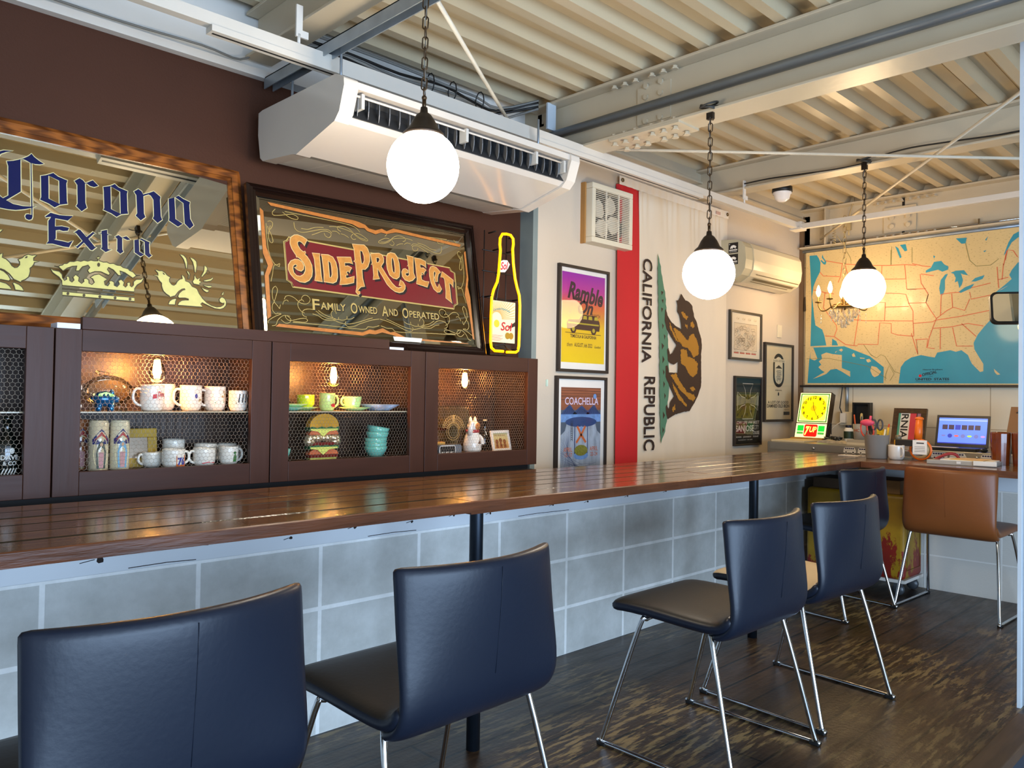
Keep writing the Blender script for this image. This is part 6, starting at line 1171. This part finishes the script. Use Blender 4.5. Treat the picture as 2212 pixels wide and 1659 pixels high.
MB().text('RNIA',f,g_(.14,0),fw+.006,g_(.46,0),hh-fw-.006,.0008,bold=.02,rot=1).build('lettering',m_ink,t)
t=thing('white_bottle','white plastic bottle with a dark green label beside the cables','bottle',(5.52,2.29,ZC)); MB().lathe([(0,0),(.028,0),(.03,.004),(.03,.085),(.02,.10),(0,.10)],20).build('body',mat('white plastic','#e3ddcf',.4),t); MB().lathe([(.0305,.025),(.0305,.075)],20).build('label',mat('dark green label','#26361f',.5,var=.4,scale=60),t); MB().lathe([(0,.118),(.019,.118),(.02,.10),(0,.10)],16).build('cap',mat('navy cap','#1b2033',.4),t)
def pens(t,items,z0):
    for k,(x,y,lx,ly,L,r,c) in enumerate(items): MB().tube([(x,y,z0),(x+lx,y+ly,z0+L)],[r,r*.9],8).build('pen',mat('pen '+c,c,.4),t)
m_frost=mat('frosted plastic cup','#c9c3b5',.3,var=.03,trans=.5)
t=thing('pen_cup','small frosted cup with pens standing on books on the tool chest','cup',(5.20,2.085,ZC+.036)); MB().lathe([(0,0),(.034,0),(.042,.10),(.039,.10),(.032,.006),(0,.006)],20).build('cup',m_frost,t); pens(t,[(0,.02,.01,.02,.15,.005,'#c9552a'),(-.01,-.01,-.01,-.01,.14,.004,'#2c3550')],.01)
b=MB(); b.text('HC',Fr((-.040,0,0),(0,-1,0),(0,0,1)),-.02,.05,.015,.07,bold=.02); b.build('cup_print',mat('rust print','#a34a22',.5),t)
for k,(lab) in enumerate(('lower','upper')):
    t=MB().box((5.15,2.03+.004*k,ZC+.018*k),(5.255,2.15-.003*k,ZC+.018*k+.0178)).build('book',mat('pale book %d'%k,('#c9bda3','#a99f8c')[k],.6),bevel=.001); tag(t,'%s of two pale books under the frosted pen cup'%lab,'book')
b=MB(); rk=random.Random(4)
for k in range(4): b.tube(smooth_line([(5.45+rk.uniform(-.06,.06),2.36+rk.uniform(-.05,.06),ZC+.008+rk.uniform(0,.03)) for _ in range(9)],4),.005,6,mi=k%2)
b.tube(smooth_line([(5.48,2.40,ZC+.01),(5.47,2.42,ZC+.06),(5.49,2.40,ZC+.13),(5.48,2.395,ZC+.05)],4),.004,6)
o=b.build('cable_tangle',[m_black,m_cable]); tag(o,'tangle of black cables between the lit clock and the white bottle','cable')
t=MB().prism([(2.20,ZC),(2.40,ZC),(2.38,ZC+.012),(2.34,ZC+.02),(2.30,ZC+.012),(2.25,ZC+.018)],Fr((5.30,0,0),(0,1,0),(0,0,1)),-.05,.05).build('crumpled_paper',mat('crumpled paper','#b8ac96',.7,var=.25,scale=40)); tag(t,'crumpled grey paper in front of the cable tangle','paper')
# laptop
t=thing('laptop','open black laptop with a bright blue screen','laptop',(5.12,1.52,ZC),0); MB().box((-.02,-.135,0),(.20,.155,.018)).build('base',m_black,t,bevel=.003); fv=Vector((.05,0,.19)); f=Fr((.19,0,.016),(0,-1,0),fv)
MB().prism([(-.150,0),(.142,0),(.142,.195),(-.150,.195)],f,-.008,.004).build('lid',mat('dark laptop lid','#1d1b1e',.4),t); b=MB(); b.poly([[(-.136,.018),(.130,.018),(.130,.178),(-.136,.178)]],f,.0046,0); b.poly([[(-.136,.160),(.130,.160),(.130,.168),(-.136,.168)]],f,.005,1)
rk=random.Random(9)
for k in range(6): b.poly([[(-.115+.036*k,.105),(-.085+.036*k,.105),(-.085+.036*k,.135),(-.115+.036*k,.135)]],f,.005,2 if k!=2 else 3)
for k in range(7): b.poly([ring(-.105+.036*k,.066,.013,.006 if k%2==0 else .013,14)],f,.005,(4,3,5,4,6,4,7)[k])
b.poly([[(-.136,.018),(.130,.018),(.130,.024),(-.136,.024)]],f,.005,3)
b.build('screen',[em('lit blue screen','#5a7dff',.95),em('lit toolbar','#8fa6ff',.9),em('lit dark thumbs','#45394d',.4),em('lit indigo','#2f3fb0',.6),em('lit grey icon','#6d74b8',.7),em('lit coral','#e8604a',.8),em('lit lime','#a8d84a',.8),em('lit lilac','#b98ad0',.8)],t)
MB().box((-.018,-.03,.018),(.04,.15,.0195)).build('paper_note',m_paper,t)
t=thing('computer_mouse','small black mouse in front of the laptop','mouse',(5.10,1.415-.07,ZC)); MB().ball((0,0,.012),(.03,.02,.013),16,10).build('body',m_black,t); MB().ball((-.022,.004,.018),.004,8,6).build('wheel',m_galv,t)
t=thing('power_box','black device box with loose cables right of the laptop','box',(5.22,1.235,ZC)); MB().box((-.06,-.075,0),(.06,.05,.055)).build('body',m_black,t,bevel=.003); b=MB(); b.lathe([(0,.006),(.009,.006),(.010,0),(0,0)],14,T=TM((-.06,.02,.025),0,-PI/2,0)); b.build('knob',m_galv,t)
b=MB(); rk=random.Random(14)
for k in range(4): b.tube(smooth_line([(.02+rk.uniform(-.05,.05),.08-.035*i+rk.uniform(-.01,.01),.062+abs(rk.uniform(0,.035))) for i in range(5)],4),.0035,6)
b.build('cable',m_black,t)
t=thing('clipboard','brown clipboard with a black clip leaning behind the amber pitcher','clipboard',(5.40,1.27,ZC)); fv=Vector((.08,0,.26)); f=Fr((0,0,0),(.0,-1,0),fv); MB().prism([(-.05,0),(.13,0),(.13,.275),(-.03,.275)],f,-.003,.002).build('board',mat('hardboard','#8a5f38',.6),t); b=MB(); b.prism([(.0,.235),(.10,.235),(.085,.262),(.055,.285),(.03,.262)],f,.002,.012); b.build('clip',m_black,t)
# ---------------------------------------------------------------- things on the counter arm
ZA=.7482
t=thing('measuring_jug','tall frosted measuring cup crammed with scissors and pens','cup',(4.735,1.80,ZA)); MB().lathe([(0,0),(.054,0),(.058,.004),(.068,.135),(.071,.137),(.066,.137),(.054,.008),(0,.006)],26).build('cup',mat('frosted measuring plastic','#c6c2ba',.3,var=.05,trans=.6),t)
b=MB(); f2=lambda a,z,w=0:Vector((-(.0565+.075*z)*math.cos(a/.06),-(.0565+.075*z)*math.sin(a/.06),z))
for k in range(9): b.line([(.0,.02+.012*k),(.012+.008*(k%2),.02+.012*k)],.002,f2)
b.text('500 400',f2,.022,.03,.032,.12,rot=1); b.poly([dense([(-.03,.02),(-.01,.03),(-.005,.08),(-.025,.09)],.008)],f2); b.build('scale_marks',mat('grey marks','#4c4a47',.5),t)
pens(t,[(-.02,.03,-.01,.01,.14,.007,'#55504c'),(.01,.0,.0,.0,.16,.005,'#6c665e'),(.02,-.03,.02,-.02,.16,.007,'#d9a81f'),(.0,.02,.01,.02,.15,.006,'#2a2a2c'),(.03,-.02,.02,-.03,.18,.005,'#b0371f'),(.0,-.01,-.01,0,.12,.008,'#3b3631'),(-.01,-.03,0,-.02,.15,.005,'#d8cfb8')],.02)
def scissors(t,y,z,c,tilt,r):
    sc=MB()
    for s in (-1,1): sc.tube([(0,y+s*.018+r*.62*math.cos(a)*(1) + tilt*math.sin(a)*r*.3,z+r*1.35*math.sin(a)) for a in [i*2*PI/18 for i in range(18)]],.0048,7,True)
    sc.build('scissor_handle',mat('scissors '+c,c,.4),t)
scissors(t,.055,.165,'#d0452c',.6,.030); scissors(t,.0,.195,'#3d3c3f',0,.022)
MB().ball((.0,.055,.205),(.02,.042,.020),16,10).build('pink_grip',mat('pink rubber','#d84a63',.4),t); MB().tube([(0,.04,.21),(0,.035,.245)],[.009,.007],8).build('pink_tip',_M['pink rubber'],t)
MB().box((.0,-.05,.125),(.02,.0,.17)).build('yellow_cutter',mat('yellow black cutter','#c9a316',.4,var=.5,scale=50),t)
mug('white mug beside the measuring cup on the counter arm',4.735,1.692,ZA,.043,.083,-2.2,mat('plain white mug','#d9d2c6',.25,coat=.3),None)
t=thing('yellow_marker','stubby yellow tool standing behind the white mug','tool',(4.80,1.705,ZA)); MB().lathe([(0,0),(.022,0),(.022,.105),(.018,.112),(.008,.118),(0,.118)],12).build('body',mat('amber tool','#d39a16',.35),t); MB().lathe([(0,.14),(.014,.136),(.019,.113),(0,.113)],14).build('cap',mat('smoke cap','#6e6551',.3),t)
t=thing('tape_dispenser','orange handled packing tape dispenser with a brown roll','tape dispenser',(4.80,1.585,ZA)); m_ot=mat('orange plastic','#e06a16',.35); T=TM((0,0,.062),0,0,0)
b=MB(); Tx=TM((0,0,.061))@Matrix.Rotation(PI/2,4,'Y'); b.lathe([(.038,-.025),(.053,-.025),(.053,.025),(.038,.025),(.038,-.025)],28,T=Tx); b.build('tape_roll',mat('tan tape','#b99a66',.35),t)
b=MB(); b.lathe([(.050,-.030),(.060,-.030),(.060,-.026),(.050,-.026),(.050,-.030)],28,T=TM((0,-.012,.061))@Matrix.Rotation(PI/2,4,'Y')); b.build('side_ring',m_ot,t)
b=MB(); b.tube([(0,.012,.12),(0,.01,.16),(0,.006,.235)],[.021,.022,.018],14); b.ball((0,.006,.235),(.02,.024,.012),14,8); b.build('handle',m_ot,t); b=MB(); b.box((-.03,-.01,.085),(.03,.115,.098),T=TM((0,0,0),.10,0,0)); b.build('arm',m_ot,t)
b=MB(); b.box((-.032,.03,.078),(.032,.125,.112)); b.build('blade_guard',m_black,t); b=MB(); b.box((-.034,-.045,.035),(-.030,.03,.115)); b.build('label_plate',mat('white label plate','#e3ded4',.5),t)
f=Fr((-.0345,0,0),(0,-1,0),(0,0,1)); b=MB(); b.poly([[(-.01,.095),(.03,.095),(.03,.102),(-.01,.102)]],f); [b.line([(-.02,.05+.009*k),(.035,.052+.009*k)],.002,f) for k in range(4)]; b.build('label_print',mat('grey print','#3a3a3c',.5),t)
b=MB(); b.box((-.033,.028,.05),(.033,.12,.078)); b.build('clear_flap',glassmat('clear flap'),t)
# note, folder, pitcher
t=MB().box((4.79,1.93,ZA),(4.85,2.05,ZA+.002)).build('note_paper',m_paper); tag(t,'loose white note on the counter near the inner corner','paper')
t=MB().box((4.80,1.63,ZA),(4.88,1.70,ZA+.012)).build('clear_lid',mat('clear plastic lid','#b3a58c',.2)); tag(t,'flat clear lid between the white mug and the tape dispenser','lid')
t=thing('document_tray','clear plastic document case full of papers on the counter arm','document case',(4.70,1.325,ZA),math.radians(3)); MB().box((-.10,-.15,0),(.12,.165,.022)).build('case',mat('clear case','#a9a49a',.15,var=.1,scale=3),t,bevel=.003)
b=MB(); b.box((-.095,-.14,.0225),(.10,.10,.026),0); b.box((-.08,-.10,.0265),(.11,.06,.029),1); b.box((-.11,-.165,.005),(-.10,-.06,.028),0); b.build('papers',[m_paper,mat('manila sheet','#d9b469',.6)],t); b=MB(); b.box((-.104,.0,.008),(-.098,.02,.02)); b.box((-.104,-.09,.008),(-.098,-.07,.02)); b.build('latch',mat('white latch','#dedbd4',.4),t)
t=MB().tube(smooth_line([(4.71,1.49,ZA+.01),(4.72,1.46,ZA+.03),(4.74,1.42,ZA+.05),(4.76,1.39,ZA+.045),(4.77,1.375,ZA+.02)],5),[.008]*21,8).build('red_strap',mat('red strap','#8e1d1f',.5)); tag(t,'dark red strap curled on the counter left of the document case','strap')
m_amb=mat('amber plastic','#7a3510',.15,var=.2,scale=20,trans=.25,coat=.3)
for (x,y,dz,lab) in ((4.84,1.195,0,'left'),(4.83,1.092,.004,'right')):
    b=MB(); N=24; pr=[]
    for z,r in ((0,.040),(.05,.043),(.12,.047),(.168,.049),(.174,.047)): pr.append([((r+.0022*(k%2))*math.cos(2*PI*k/N),(r+.0022*(k%2))*math.sin(2*PI*k/N),z) for k in range(N)])
    V=[p for q in pr for p in q]; b.add(V,[(i*N+k,i*N+(k+1)%N,(i+1)*N+(k+1)%N,(i+1)*N+k) for i in range(4) for k in range(N)],0,False); b.f.append(tuple(reversed(range(N))));b.m.append(0);b.s.append(False)
    b.lathe([(.043,.174),(.045,.176),(.043,.172),(.036,.01),(0,.008)],24)
    o=b.build('tumbler',m_amb); o.location=(x,y,ZA+dz-dz); tag(o,'%s amber ribbed plastic tumbler at the end of the counter arm'%lab,'tumbler','amber tumblers')
# mirror on the far side of the column
t=thing('wing_mirror','black-rimmed rounded mirror sticking out beside the white column','mirror',(3.47,.79,1.44)); f=Fr((0,0,0),(.5,-.85,0),(.15,.09,1))
L=rrect(-.105,-.062,.12,.062,.022,5); MB().prism(L,f,-.02,.0).build('rim',m_black,t); MB().poly([rrect(-.097,-.054,.112,.054,.018,5)],f,.001).build('mirror_glass',mat('silver mirror',''),t)
b=MB(); b.tube([(.0,.0,0),(.0,-.03,-.06),(-.08,-.09,-.065)],.006,8); b.build('bracket',m_chrome,t)
MB().ball((.055,-.005,-.07),(.05,.03,.022),18,10).build('lamp_globe',mat('small amber globe','#f0dca0',.3,var=0,emit=.5),t)
